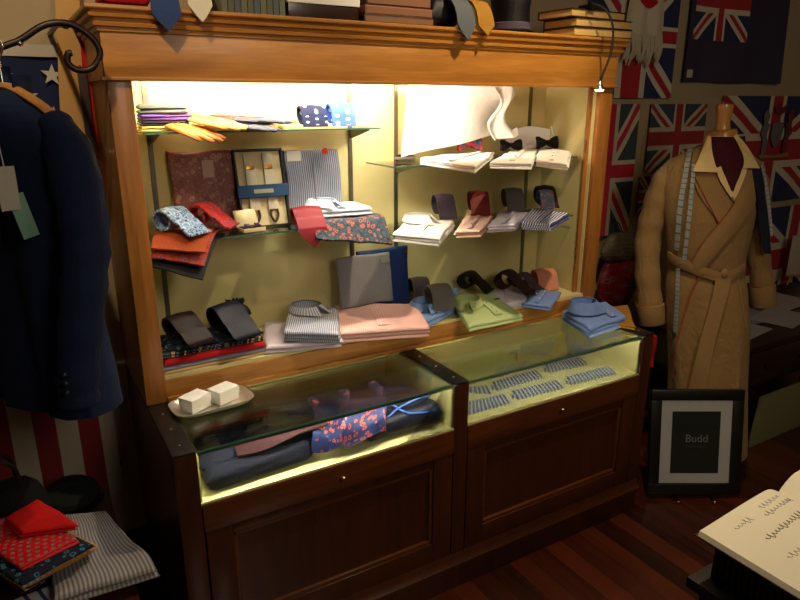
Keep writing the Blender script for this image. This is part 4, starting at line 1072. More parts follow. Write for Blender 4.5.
b = BM(); surf(b, lambda u, v: ((u-.5)*w, wv((u-.5)*w, v), -(zt-zc_)-(zc_-zb)*v), 40, 20, .0016, 1, 1); link('striped_field', b, F_ST.m, t)
b = BM(); surf(b, lambda u, v: ((u-.5)*w, wv((u-.5)*w, 0), -(zt-zc_)*v), 40, 12, .0016, 1, 1); cn = link('canton', b, fab('navy_bunting', (30, 38, 70)), t)
link('header_tape', bx(-w/2, w/2, -.014, -.001, .0, .032), plain('white_header_tape', (190, 180, 160), .8), t)
for (px, py) in ((52, 75), (54, 117), (27, 96), (28, 140), (2, 76), (2, 118)):
    p = at(px, py, 'y', yF-.016); b = BM(); pts = [((.030 if k % 2 == 0 else .012)*math.sin(PI*k/5+.1), (.030 if k % 2 == 0 else .012)*math.cos(PI*k/5+.1)) for k in range(10)]
    prism(b, [(p.x-(xa+xb)/2+a, p.z-zt+c_) for a, c_ in pts], .013, .0165); bmesh.ops.transform(b, matrix=Matrix.Rotation(R(90), 4, 'X'), verts=b.verts); link('star', b, plain('white_star_cloth', (200, 192, 170), .8), cn, smooth=False)


def strap(name, label, cat, top, bot, wd, m, y, th=.004):
    a = at(top[0], top[1], 'y', y); c_ = at(bot[0], bot[1], 'y', y); L_ = (a-c_).length; ang = math.atan2(a.x-c_.x, a.z-c_.z)
    o = link(name, bx(-wd/2, wd/2, -th/2, th/2, -L_, 0, bev=.001), m, loc=a, rot=(0, ang, 0)); return tag(o, label, cat) if label else o


strap('canvas_band', 'broad tan canvas band hanging down beside the starred flag', 'band', (66, -30), (78, 250), .062, fab('tan_canvas', (196, 152, 92), wrinkle=1.0), .665)
strap('red_ribbon', 'narrow red ribbon hanging between the canvas band and the cabinet', 'ribbon', (83, 22), (99, 200), .024, F_RED, .655)
o = thing('leather_belt', 'dark leather belt with a silver buckle hanging by the cabinet side', 'belt', at(84, 90, 'y', .63))
p0 = o.location.copy(); p1 = at(89, 155, 'y', .63); p2 = at(97, 176, 'y', .63)
b = bx(-.012, .012, -.002, .002, (p1-p0).z, .06, bev=.001); link('strap', b, L_DK, o)
b = BM(); q_ = p1-p0; d_ = p2-p0
tube(b, smoothpts([(q_.x-.022, -.004, q_.z), (q_.x+.012, -.006, q_.z+.004), (d_.x+.01, -.006, d_.z-.002), (d_.x-.024, -.004, d_.z-.01), (q_.x-.022, -.004, q_.z)], 4), .0045, 8); bk = link('buckle', b, M_STEEL, o)
b = BM(); tube(b, [(q_.x-.006, -.004, q_.z), (d_.x-.004, -.010, d_.z-.006)], .003, 8); link('buckle_prong', b, M_STEEL, bk)
b = BM(); tube(b, [(0, 0, .055), (0, .03, .065), (0, .085, .068)], .003, 8); link('hook', b, M_IRON, o)

# wrought iron hook
yI = .24; P = [at(x, y, 'y', yI) for x, y in ((-60, 75), (0, 48), (20, 40), (45, 25), (70, 24), (92, 38), (100, 54), (92, 68), (78, 70), (68, 63), (68, 54), (72, 53))]
o = thing('wrought_iron_hook', 'dark wrought iron rail ending in a curled hook beside the cabinet', 'hook', P[4]); b = BM(); tube(b, smoothpts([p-P[4] for p in P], 8), .0075, 10); link('curled_bar', b, M_IRON, o)
b = BM(); e = at(66, 26, 'y', yI)-P[4]; tube(b, smoothpts([e, e+Vector((0, .2, .02)), e+Vector((0, WALLY-yI, .02))], 4), .007, 10); link('wall_arm', b, M_IRON, o)
b = BM(); e = at(20, 44, 'y', yI)-P[4]; bmesh.ops.create_uvsphere(b, u_segments=12, v_segments=8, radius=.006); link('bright_stud', b, M_STEEL, o, loc=e+Vector((0, -.010, 0)))

# ================================================================== navy jackets on hangers
def jacket(label, loc, rz, m, sd, hang=True, sc=1.0, full=True):
    """local x = shoulder line, z = 0 at the collar, front towards -y"""
    t = thing('navy_jacket', label, 'jacket', loc, rz, group='navy jackets on the iron rail'); t.scale = (sc, sc, sc)
    b = BM(); rings = []
    prof = [(-.0, .045, .05), (-.02, .075, .06), (-.045, .135, .07), (-.075, .185, .078), (-.13, .205, .085), (-.25, .200, .090), (-.38, .185, .088), (-.50, .19, .09), (-.66, .205, .10), (-.78, .212, .105)]
    for z, hw, hd in prof:
        rg = []
        for k in range(56):
            a = 2*PI*k/56; c_, s_ = math.cos(a), math.sin(a); fo = 1+(.09*math.sin(a*9+sd+z*4)+.05*math.sin(a*17+z*9))*min(1, -z*1.6)
            rg.append(Vector((hw*math.copysign(abs(c_)**.85, c_), hd*fo*math.copysign(abs(s_)**.8, s_), z+(.0 if abs(c_) < .7 else -.01*min(1, -z*8)))))
        rings.append(rg)
    loft(b, rings, uvs=1.0); link('body', b, m, t)
    for s in (-1, 1):
        b = BM(); P_ = smoothpts([(s*.165, 0, -.060), (s*.205, -.004, -.12), (s*.232, -.01, -.22), (s*.25, -.02, -.32), (s*.258, -.04, -.40), (s*.252, -.065, -.52), (s*.243, -.088, -.65), (s*.24, -.092, -.715)], 4)
        n = len(P_); rr_ = []
        for i in range(n):
            k = i/(n-1); rr_.append((.030+.032*min(1, k*5))*(1-.24*k)+.003*math.sin(i*1.9+sd))
        tube(b, P_, rr_, 20, .85, uvs=.6); sl = link('sleeve', b, m, t)
        for k in range(3):
            c_ = BM(); bmesh.ops.create_uvsphere(c_, u_segments=8, v_segments=6, radius=.007); link('cuff_button', c_, M_BLACK, sl, loc=(s*.243+.03, -.140, -.62-.022*k))
        b = BM(); surf(b, lambda u, v, s=s: (s*(.045+.04*math.sin(u*PI)*v-.03*u+.012*v), -.055-.035*min(1, u*2.5)-.012*(1-v), -.005-.36*u), 18, 6, .005, .36, .06); link('lapel', b, m, t)
    b = BM(); surf(b, lambda u, v: ((.055-.004*v)*math.cos(R(200)*u-R(10)), (.058)*math.sin(R(200)*u-R(10)), .035-.045*v), 20, 4, .006, .2, .04); link('coat_collar', b, m, t)
    return t


def hanger(label, loc, rz, m):
    t = thing('wooden_hanger', label, 'hanger', loc, rz, group='hangers on the iron rail')
    b = BM(); tube(b, smoothpts([(-.19, 0, -.085), (-.10, 0, -.035), (0, -.0, -.005), (.10, 0, -.035), (.19, 0, -.085)], 5), [.012]*21, 10, .8); link('shoulder_bar', b, m, t)
    b = BM(); tube(b, smoothpts([(0, 0, 0), (0, 0, .045), (.012, 0, .062), (.02, 0, .078), (.008, 0, .094), (-.012, 0, .090)], 5), .0022, 8); link('wire_hook', b, M_STEEL, t)
    return t


F_JKT = fab('deep_navy_wool', (20, 32, 62), wrinkle=.8)
M_HANG = wood('hanger_wood', (150, 98, 48), (196, 144, 78), 'x')
for (px, py, y, rz, lab, hl, sd) in ((4, 90, .20, -59, 'navy jacket nearest the cabinet with its sleeve hanging in front', 'wooden hanger of the navy jacket nearest the cabinet', 0), (-14, 80, .42, -56, 'navy jacket further back, cut by the left edge', 'wooden hanger of the navy jacket at the left edge', 2)):
    p = at(px, py, 'y', y)
    jacket(lab, p, R(rz), F_JKT, sd, sc=.91); hanger(hl, p+Vector((0, 0, .012)), R(rz), M_HANG)
# price tag
p = at(8, 190, 'y', -.02); o = thing('swing_tag', 'white and pale green swing tags hanging on the navy jackets', 'tag', p, R(20), group=None)
link('white_tag', bx(-.018, .018, -.001, .001, -.04, .045, bev=.0008), plain('white_tag_card', (200, 196, 178), .6), o); b = bx(-.016, .016, -.001, .001, -.09, .0, bev=.0008); link('green_tag', b, plain('pale_green_tag_card', (120, 168, 150), .6), o, loc=(.012, .004, -.01), rot=(0, R(-12), 0))
b = BM(); tube(b, smoothpts([(0, 0, .04), (-.004, 0, .12), (-.004, .006, .17)], 4), .0012, 6); link('string', b, M_CARD, o)

# ================================================================== mannequin in a camel robe
MB_ = Vector((2.2, .15, 0)); TH = math.atan2(MB_.x-CAM.x, MB_.y-CAM.y); RZ = -TH
HH = Vector((math.sin(TH), math.cos(TH), 0)); RR = Vector((math.cos(TH), -math.sin(TH), 0))


def mL(px, py, dy=0.0):
    d = FW*FPX+RT2*(px-400)+UP2*(300-py); o = MB_+HH*dy; k = (o-CAM).dot(HH)/d.dot(HH); X = CAM+d*k; return (X-MB_).dot(RR), X.z


F_CAMEL = fab('camel_wool', (142, 112, 70), rough=.95, sheen=.05, wrinkle=1.6); F_CAMEL2 = fab('camel_wool_lapel', (148, 117, 74), rough=.95, sheen=.05, wrinkle=.3)
F_PIPE = plain('orange_red_piping', (170, 62, 36), .7); F_CREAMS = fab('cream_shirt_cotton', (226, 200, 140)); F_BURG2 = fab('dark_burgundy_wool', (66, 18, 26), wrinkle=1)
M_NECK = wood('turned_neck_wood', (170, 112, 48), (206, 150, 76), 'z')
t = thing('dress_form', 'tailor mannequin on a dark stand with a turned wooden neck cap', 'mannequin', MB_, RZ)
b = BM(); tube(b, [(.0, 0, .0), (.0, 0, .012), (.0, 0, .02), (.0, 0, .03)], [.125, .125, .10, .03], 28); link('base', b, M_DARKW, t)
b = BM(); tube(b, [(.0, 0, .03), (.01, 0, .8)], .018, 14); link('pole', b, M_DARKW, t)
nx, nz = .017, 1.47
b = BM()
for i, (z, r) in enumerate(()): pass
tube(b, [(nx, 0, 1.44), (nx, 0, 1.458), (nx, 0, 1.462), (nx, 0, 1.482), (nx, 0, 1.486), (nx-.002, 0, 1.492), (nx-.003, 0, 1.52), (nx-.004, 0, 1.555), (nx-.005, 0, 1.574), (nx-.005, 0, 1.586), (nx-.005, 0, 1.590)], [.05, .05, .056, .056, .05, .030, .026, .030, .033, .031, .02], 26)
link('neck_cap', b, M_NECK, t)
b = BM(); rings = []
for z, cx_, hw, hd in ((.80, .03, .12, .08), (.95, .03, .115, .075), (1.15, .015, .14, .09), (1.30, .005, .15, .085), (1.36, .008, .12, .065), (1.41, .015, .07, .05), (1.445, .017, .048, .046)):
    rings.append([Vector((cx_+hw*math.cos(a), hd*math.sin(a), z)) for a in [2*PI*k/32 for k in range(32)]])
loft(b, rings); link('torso', b, fab('cream_jersey', (190, 176, 140)), t)

PR = [(1.43, .016, .080, .062), (1.405, .012, .115, .072), (1.38, .008, .155, .082), (1.35, .005, .182, .092), (1.28, .005, .192, .110), (1.15, .010, .172, .122), (1.0, .020, .152, .114), (.92, .028, .146, .104), (.86, .035, .158, .116), (.7, .060, .166, .124), (.45, .092, .160, .130), (.2, .118, .168, .135), (.12, .124, .172, .136)]


def ringat(z):
    z = max(.12, min(1.43, z))
    for a, c_ in zip(PR, PR[1:]):
        if c_[0] <= z <= a[0]:
            k = (a[0]-z)/(a[0]-c_[0]); return [a[i]*(1-k)+c_[i]*k for i in range(4)]
    return PR[-1]


def fry(x, z, off=.004):
    _, cx_, hw, hd = ringat(z); k = min(.97, abs((x-cx_)/hw)); return -hd*(1-k**2.35)**.5*1.0-off


t = thing('dressing_robe', 'camel wool dressing robe with orange piping worn by the mannequin, belt tied', 'robe', MB_, RZ)
b = BM(); rings = []
for i in range(49):
    z = 1.43-(1.43-.12)*i/48; _, cx_, hw, hd = ringat(z); low = max(0, (.92-z)/.8); up = max(0, 1-abs(z-.98)/.2)
    rings.append([Vector((cx_+hw*math.copysign(abs(math.cos(a))**.92, math.cos(a)), hd*math.copysign(abs(math.sin(a))**.85, math.sin(a))*(1+(.14*low*math.sin(a*8+z*2)+.05*low*math.sin(a*15))), z+.010*up*math.sin(a*3+z*60)*.5)) for a in [2*PI*k/72 for k in range(72)]])
b2 = rings; loft(b, rings, uvs=1.2, cap=False); link('body', b, F_CAMEL, t)
for s, pts, r0, r1, nm in ((-1, [(-.125, 0, 1.35), (-.165, 0, 1.30), (-.188, 0, 1.22), (-.205, -.005, 1.12), (-.212, -.01, 1.02), (-.198, -.02, .88), (-.176, -.03, .77), (-.158, -.035, .67)], .056, .054, 'left'), (1, [(.12, .02, 1.35), (.155, .03, 1.30), (.178, .035, 1.22), (.196, .04, 1.10), (.212, .04, 1.0), (.240, .03, .90), (.262, .025, .79)], .054, .043, 'right')):
    b = BM(); P_ = smoothpts(pts, 5); n = len(P_); tube(b, P_, [(.040+(r0-.040)*min(1, i/n*5))*(1-i/n)+r1*(i/n)+.0025*math.sin(i*1.3) for i in range(n)], 24, .95, uvs=.7); sl = link('sleeve', b, F_CAMEL, t)
    e = Vector(pts[-1]); d = (Vector(pts[-1])-Vector(pts[-2])).normalized(); b = BM(); tube(b, [e-d*.085, e-d*.083, e-d*.002, e+d*.003], [r1+.003, r1+.006, r1+.007, r1+.003], 24); link('turned_cuff', b, F_CAMEL2, sl)
    b = BM(); q0 = [e-d*.086+v_ for v_ in [(Vector((math.cos(a), math.sin(a)*.95, 0))*(r1+.0065)) for a in [2*PI*k/24 for k in range(25)]]]; tube(b, q0, .0018, 5); link('cuff_piping', b, F_PIPE, sl)


def panel(nm, A, B, m, par, off=.006, th=.004, n=18, mid=0.0):
    """cloth between two pixel poly-lines laid on the robe's front"""
    PA = smoothpts([Vector((*mL(*p, -.10), 0)) for p in A], 6); PB = smoothpts([Vector((*mL(*p, -.10), 0)) for p in B], 6)

    def pick(P_, u):
        k = u*(len(P_)-1); i = min(len(P_)-2, int(k)); return P_[i].lerp(P_[i+1], k-i)

    def f(u, v):
        p = pick(PA, u).lerp(pick(PB, u), v); return (p.x, fry(p.x, p.y, off+mid*math.sin(v*PI)), p.y)
    b = BM(); surf(b, f, n, 8, th, .3, .06); return link(nm, b, m, par)


def line(nm, A, m, par, r=.002, off=.010):
    P_ = [(*mL(*p, -.10),) for p in A]; P_ = [Vector((x, fry(x, z, off), z)) for x, z in P_]; b = BM(); tube(b, smoothpts(P_, 6), r, 6); return link(nm, b, m, par)


lp = panel('wrap_lapel', [(764, 168), (757, 200), (740, 225), (718, 250), (700, 272)], [(741, 172), (735, 200), (722, 218), (704, 240), (692, 262)], F_CAMEL2, t, .012, .005, mid=.006)
line('lapel_piping', [(735, 202), (722, 219), (704, 241), (691, 263)], F_PIPE, lp, .0016, .016)
lp = panel('under_lapel', [(693, 152), (692, 172), (700, 195), (720, 222)], [(706, 150), (716, 172), (726, 190), (733, 203)], F_CAMEL2, t, .006, .004)
line('lapel_piping', [(691, 150), (693, 170), (703, 192), (719, 222)], F_PIPE, lp, .0018, .011)
line('front_edge_piping', [(702, 272), (692, 290), (684, 315), (677, 345), (672, 380)], F_PIPE, t, .0020, .006)
panel('belt', [(667, 254), (690, 261), (710, 268), (726, 272), (745, 266)], [(667, 263), (689, 271), (709, 278), (726, 281), (745, 275)], F_CAMEL2, t, .012, .007, mid=.003)
panel('belt_end', [(717, 272), (711, 300), (700, 340), (689, 386)], [(732, 274), (726, 300), (715, 340), (706, 388)], F_CAMEL2, t, .014, .006)
b = BM(); kx, kz = mL(724, 273, -.1); bmesh.ops.create_uvsphere(b, u_segments=14, v_segments=10, radius=.02); bmesh.ops.scale(b, vec=(.75, .5, 1.0), verts=b.verts); link('belt_knot', b, F_CAMEL2, t, loc=(kx, fry(kx, kz, .014), kz))
line('belt_fold', [(737, 280), (741, 300), (746, 330)], F_CAMEL2, t, .005, .004)
# cream shirt collar and burgundy scarf
t = thing('cream_shirt', 'cream shirt with wide collar points inside the camel robe', 'shirt', MB_, RZ)
panel('collar_leaf', [(708, 136), (703, 148), (698, 160), (693, 171)], [(711, 137), (712, 150), (715, 163), (719, 172)], F_CREAMS, t, .026, .003, 10)
panel('collar_leaf', [(736, 134), (747, 146), (754, 158), (760, 169)], [(734, 137), (741, 150), (744, 160), (743, 168)], F_CREAMS, t, .026, .003, 10)
panel('shirt_front', [(716, 168), (719, 178), (725, 188), (733, 200)], [(721, 166), (724, 174), (730, 184), (733, 192)], F_CREAMS, t, .018, .003, 8)
panel('shirt_front', [(748, 166), (745, 176), (740, 188), (734, 200)], [(743, 166), (740, 175), (736, 184), (733, 192)], F_CREAMS, t, .018, .003, 8)
b = BM(); cx0 = .02; surf(b, lambda u, v: (cx0+(.058+.01*v)*math.cos(2*PI*u*.94+R(100)), (.058+.008*v)*math.sin(2*PI*u*.94+R(100)), 1.468-.05*v), 32, 4, .003, .3, .05); link('collar_band', b, F_CREAMS, t)
b = BM(); px_, pz_ = mL(733, 196, -.1); bmesh.ops.create_uvsphere(b, u_segments=10, v_segments=6, radius=.005); link('button', b, M_BTN, t, loc=(px_, fry(px_, pz_, .024), pz_))
t = thing('burgundy_scarf', 'dark burgundy scarf tucked into the cream shirt collar', 'scarf', MB_, RZ)
panel('scarf_front', [(709, 137), (711, 150), (714, 162), (722, 176), (731, 190)], [(745, 137), (746, 150), (744, 162), (739, 176), (734, 190)], F_BURG2, t, .012, .006, 16, mid=.008)
# tape measure and striped ribbon
t = thing('tape_measure', 'white tape measure hung round the robe neck, two ends down the left chest', 'tape measure', MB_, RZ)
M_TAPE = N('tape_measure_cloth'); uv, u, v = M_TAPE.uv(); k_ = M_TAPE.f('LESS_THAN', M_TAPE.f('FRACT', M_TAPE.f('MULTIPLY', u, 55)), .16); M_TAPE.set(Base_Color=M_TAPE.mix(k_, lin((150, 158, 156)), lin((96, 96, 92))), Roughness=.6); M_TAPE = M_TAPE.m
panel('tape_end', [(687, 150), (683, 175), (678, 205), (674, 250)], [(692, 149), (688, 175), (683, 206), (679, 250)], M_TAPE, t, .020, .0015)
panel('tape_end', [(692, 163), (690, 190), (687, 220), (682, 262)], [(696, 164), (694, 191), (691, 221), (686, 262)], M_TAPE, t, .018, .0015)
panel('tape_tail', [(676, 268), (675, 300), (673, 332)], [(680, 268), (679, 300), (677, 332)], M_TAPE, t, .018, .0015)
t = thing('navy_braces', 'dark navy braces with a grey edge hanging over the right shoulder of the robe', 'braces', MB_, RZ)
panel('strap', [(752, 170), (757, 200), (760, 230), (764, 256)], [(761, 168), (766, 198), (770, 228), (772, 256)], fab('dark_navy_webbing', (30, 32, 46)), t, .022, .004)
panel('grey_edge', [(761, 166), (766, 190), (769, 215), (771, 238)], [(764, 165), (769, 189), (772, 214), (774, 238)], M_TAPE, t, .026, .0015)

# ================================================================== low dark desk with papers
t = thing('low_desk', 'low dark wooden desk behind the camel robe covered with papers', 'desk', (2.50, .075, 0))
link('top', bx(0, 1.35, 0, .56, .495, .52, bev=.004), M_DARKX, t)
link('apron', bx(.02, 1.33, .015, .54, .30, .495, bev=.003), M_DARKX, t)
for x in (.03, .67, 1.27):
    link('leg', bx(x, x+.05, .02, .07, 0, .30, bev=.004), M_DARKX, t); link('leg', bx(x, x+.05, .48, .53, 0, .30, bev=.004), M_DARKX, t)
for x in (.06, .70):
    d_ = link('drawer', bx(x, x+.56, .004, .03, .32, .48, bev=.003), M_DARKX, t)
    for k in (.14, .42):
        b = BM(); tube(b, [(x+k, .004, .40), (x+k, -.008, .40), (x+k, -.012, .40), (x+k, -.02, .40)], [.005, .005, .011, .008], 12); link('knob', b, M_IRON, d_)
M_PAPER = plain('pale_grey_paper', (196, 188, 186), .7); M_PAPER2 = plain('pale_blue_paper', (160, 164, 180), .7)
for k, (x, y, w_, d_, rz, m, lab) in enumerate(((.10, .06, .30, .21, 8, M_PAPER, 'grey white paper lying nearest the robe on the dark desk'), (.30, .20, .30, .21, -6, M_PAPER2, 'pale blue paper behind the first sheet on the dark desk'), (.48, .05, .30, .21, 12, M_PAPER, 'grey white paper in the middle of the dark desk'), (.72, .22, .32, .22, 4, M_PAPER, 'grey white paper beside the green box on the dark desk'))):
    tag(link('paper_sheet', bx(0, w_, 0, d_, 0, .0015), m, loc=(2.50+x, .075+y, .5205+.0016*k), rot=(0, 0, R(rz)), smooth=False), lab, 'paper', 'papers lying on the dark desk')
tag(link('purple_folder', bx(0, .26, 0, .12, 0, .012, bev=.002), plain('purple_card', (84, 50, 110), .6), loc=(2.58, .50, .529)), 'thin purple folder at the back of the dark desk', 'folder')
tag(link('green_box', box(bx(0, .32, 0, .14, 0, .05, bev=.003), .004, .316, .004, .136, .05, .056, bev=.002), plain('green_card', (40, 92, 60), .6), loc=(2.98, .49, .529)), 'flat green card box at the back of the dark desk', 'box')
p = at(795, 245, 'y', .60); g = thing('card_stand', 'white card on a dark easel standing on the dark desk at the right edge', 'card', (p.x+.04, .56, .5285), R(-20)); zc2 = at(795, 275, 'y', .56).z-.5285
link('card', bx(-.10, .10, -.004, 0, zc2, zc2+.24, bev=.001), plain('cream_card', (186, 172, 150), .7), g)
b = BM(); tube(b, [(-.08, -.0, .0), (-.02, 0.006, zc2+.1)], .006, 8); link('easel_leg', b, M_HANG, g); b = BM(); tube(b, [(.08, -.0, .0), (.02, 0.006, zc2+.1)], .006, 8); link('easel_leg', b, M_HANG, g); link('easel_ledge', bx(-.10, .10, -.012, .008, zc2-.012, zc2, bev=.002), M_HANG, g)
tag(link('wooden_crate', box(bx(0, .3, 0, .13, 0, .0), 0, .3, 0, .13, 0, .0), M_DARKX), None, None) if 0 else None
zpn = at(800, 395, 'y', .10).z
tag(link('painted_board', bx(0, .60, -.008, .008, 0, .27, bev=.002), fab('grey_green_mottled_paint', (118, 118, 78), 'paisley', [(104, 104, 70), (132, 128, 92)], fr=12), loc=(2.64, .055, 0.001), rot=(R(4), 0, 0)), 'grey green mottled board leaning against the front of the dark desk', 'board')

# ================================================================== framed sign on the floor
fp = Vector((2.035, -.075, 0)); fth = math.atan2(fp.x-CAM.x, fp.y-CAM.y)
t = thing('picture_frame', 'black framed sign with a white mount standing on the floor by the counter', 'picture', (fp.x, fp.y, .022), 0, rot=(R(-10), 0, -fth+R(2)))
t.rotation_euler = (R(-11), 0, -YAW)
FWD, FHT = .385, .445
b = BM()
for q in ((-FWD/2, FWD/2, 0, .045), (-FWD/2, FWD/2, FHT-.045, FHT), (-FWD/2, -FWD/2+.045, .045, FHT-.045), (FWD/2-.045, FWD/2, .045, FHT-.045)): box(b, q[0], q[1], -.014, .012, q[2], q[3], bev=.004)
link('frame_moulding', b, plain('black_frame_paint', (14, 13, 13), .35, coat=.3), t)
link('mount', bx(-FWD/2+.044, FWD/2-.044, -.004, .0, .044, FHT-.044), plain('white_mount_board', (235, 218, 218), .7), t, smooth=False)
link('backing', bx(-FWD/2+.01, FWD/2-.01, .0, .010, .01, FHT-.01), M_BLACK, t, smooth=False)
pr_ = link('dark_print', bx(-.100, .100, -.006, -.004, .088, .352), plain('charcoal_print', (40, 38, 34), .5), t, smooth=False)
for body, sz, z, m in (('Budd', .046, .236, (150, 148, 140)),):
    b = text_bm(body, sz, .0003); bmesh.ops.transform(b, matrix=Matrix.Translation((0.004, -.0065, z)) @ Matrix.Rotation(R(90), 4, 'X'), verts=b.verts); link('lettering', b, plain('grey_lettering', m, .6), pr_, smooth=False)
link('faint_rule', bx(-.040, .046, -.0068, -.006, .2035, .2065), plain('faint_grey_rule', (84, 82, 76), .6), pr_, smooth=False)
link('pane', bx(-FWD/2+.044, FWD/2-.044, -.0095, -.008, .044, FHT-.044), M_GLASS, t, smooth=False)
g = thing('display_easel', 'small dark wire easel with brass feet holding the framed sign', 'easel', (fp.x, fp.y, 0), -YAW)
for s in (-1, 1):
    b = BM(); tube(b, smoothpts([(s*.075, -.045, .005), (s*.075, -.040, .028), (s*.075, -.030, .019), (s*.075, .01, .016), (s*.06, .055, .20), (s*.02, .075, .30)], 5), .004, 8); link('side_wire', b, M_IRON, g)
    b = BM(); bmesh.ops.create_uvsphere(b, u_segments=12, v_segments=8, radius=.007); link('foot', b, M_BRASS, g, loc=(s*.075, -.045, .0075))
b = BM(); tube(b, [(.0, .076, .29), (.0, .12, .005)], .004, 8); link('back_wire', b, M_IRON, g); b = BM(); tube(b, [(-.075, .0, .016), (.075, .0, .016)], .003, 8); link('cross_wire', b, M_IRON, g)

# ================================================================== guest book on its black box and table
BZ = .80
t = thing('small_black_table', 'small black table carrying the ribbed box and open book', 'table', (.805, -1.30, 0))
link('table_top', bx(0, .64, 0, .44, .665, .69, bev=.004), M_BLACK, t)
for x in (.02, .58):
    for y in (.02, .38): link('leg', bx(x, x+.04, y, y+.04, 0, .665, bev=.003), M_BLACK, t)
t = thing('ribbed_box', 'black ribbed box standing under the open guest book', 'box', (.835, -1.27, .6905))
link('body', bx(0, .56, 0, .38, 0, .094, bev=.003), M_BLACK, t)
for k in range(30): link('rib', bx(-.004, .001, .008+k*.0124, .0145+k*.0124, .004, .090, bev=.0015), plain('black_gloss_rib', (24, 23, 24), .3) if k == 0 else bpy.data.materials['black_gloss_rib'], t)
for k in range(40): link('rib', bx(.008+k*.0138, .0155+k*.0138, .379, .384, .004, .090, bev=.0015), bpy.data.materials['black_gloss_rib'], t)
t = thing('guest_book', 'large open guest book with handwritten cream pages, lying on the ribbed box', 'book', (.813, -1.24, .7855))
SPX = .266; PD = .372
M_LEAF = plain('cream_book_paper', (226, 218, 192), .75, var=.03)
link('cover', bx(-.006, SPX*2+.006, -.006, PD+.006, 0, .003, bev=.001), M_COVER, t)


def pz(a, side):     # height of the page surface against the distance a from the outer edge (0) to the spine (1)
    return (.010+.020*math.sin(min(1, a*1.0)*PI*.5)**1.2)*(1 if a < .8 else 1-.75*((a-.8)/.2)**1.6)+(.014*math.sin(a*PI) if side else 0)


for side in (0, 1):
    def f(u, v, side=side):
        x = SPX*u if not side else SPX*2-SPX*u; return (x, PD*v, pz(u, side)+.003)
    b = BM(); uvl = b.loops.layers.uv.verify(); nu, nv = 24, 6; T_ = [[b.verts.new(f(i/nu, j/nv)) for j in range(nv+1)] for i in range(nu+1)]; B_ = [[b.verts.new((f(i/nu, j/nv)[0]+(-.004 if not side else .004)*(1-i/nu), f(i/nu, j/nv)[1], .0032)) for j in range(nv+1)] for i in range(nu+1)]
    for i in range(nu):
        for j in range(nv): b.faces.new((T_[i][j], T_[i+1][j], T_[i+1][j+1], T_[i][j+1])); b.faces.new((B_[i][j+1], B_[i+1][j+1], B_[i+1][j], B_[i][j]))
        for j in (0, nv): b.faces.new((T_[i][j], B_[i][j], B_[i+1][j], T_[i+1][j]))
    for j in range(nv):
        for i in (0, nu): b.faces.new((T_[i][j], T_[i][j+1], B_[i][j+1], B_[i][j]))
    pg = link('page_block', b, M_LEAF, t)
    ink = plain('grey_ink', (172, 168, 162), .7) if not side else bpy.data.materials['grey_ink']; dark = plain('dark_ink', (130, 124, 116), .7) if not side else bpy.data.materials['dark_ink']
    rr = random.Random(5+side)
    rows = [(.055, .335, .055, ink, .0007), (.135, .325, .10, ink, .001), (.15, .345, .07, ink, .0008), (.075, .285, .13, dark, .0011), (.205, .27, .05, ink, .0008), (.06, .235, .09, ink, .0008), (.17, .23, .07, ink, .0007), (.10, .175, .06, ink, .0007), (.19, .15, .02, dark, .0009), (.07, .11, .12, ink, .0007)] if not side else [(.04, .33, .12, ink, .0007), (.05, .27, .14, ink, .0007), (.06, .2, .12, ink, .001)]
    for x, y, L_, m, r in rows:
        pts = []; n = int(L_/.0105); amp_ = .003
        for i in range(n):
            if rr.random() < .12: amp_ = .0075
            elif rr.random() < .5: amp_ = .0025+.003*rr.random()
            for q_ in range(6):
                ph = 2*PI*q_/6; X = x+L_*(i+q_/6)/n+.0016*math.cos(ph); xx = X if not side else SPX+.03+X
                a = xx/SPX if not side else (2*SPX-xx)/SPX
                pts.append((xx, y+amp_*math.sin(ph)+L_*.05*i/n, pz(max(0, min(1, a)), side)+.0036))
        b = BM(); tube(b, smoothpts(pts, 2), r*.7, 5); link('handwriting', b, m, pg)

# ================================================================== stool with folded silks at the lower left
TZ = .44
t = thing('low_wooden_stand', 'low dark wooden stand under the pile of silks at the lower left', 'stand', (-.74, -.14, 0))
link('top', bx(0, .62, 0, .66, TZ-.03, TZ, bev=.004), M_LOWZ, t)
for x in (.03, .54):
    for y in (.03, .58): link('leg', bx(x, x+.05, y, y+.05, 0, TZ-.03, bev=.004), M_LOWZ, t)
z = TZ+.001


def lowq(zt, pts): return quad(zt, pts)


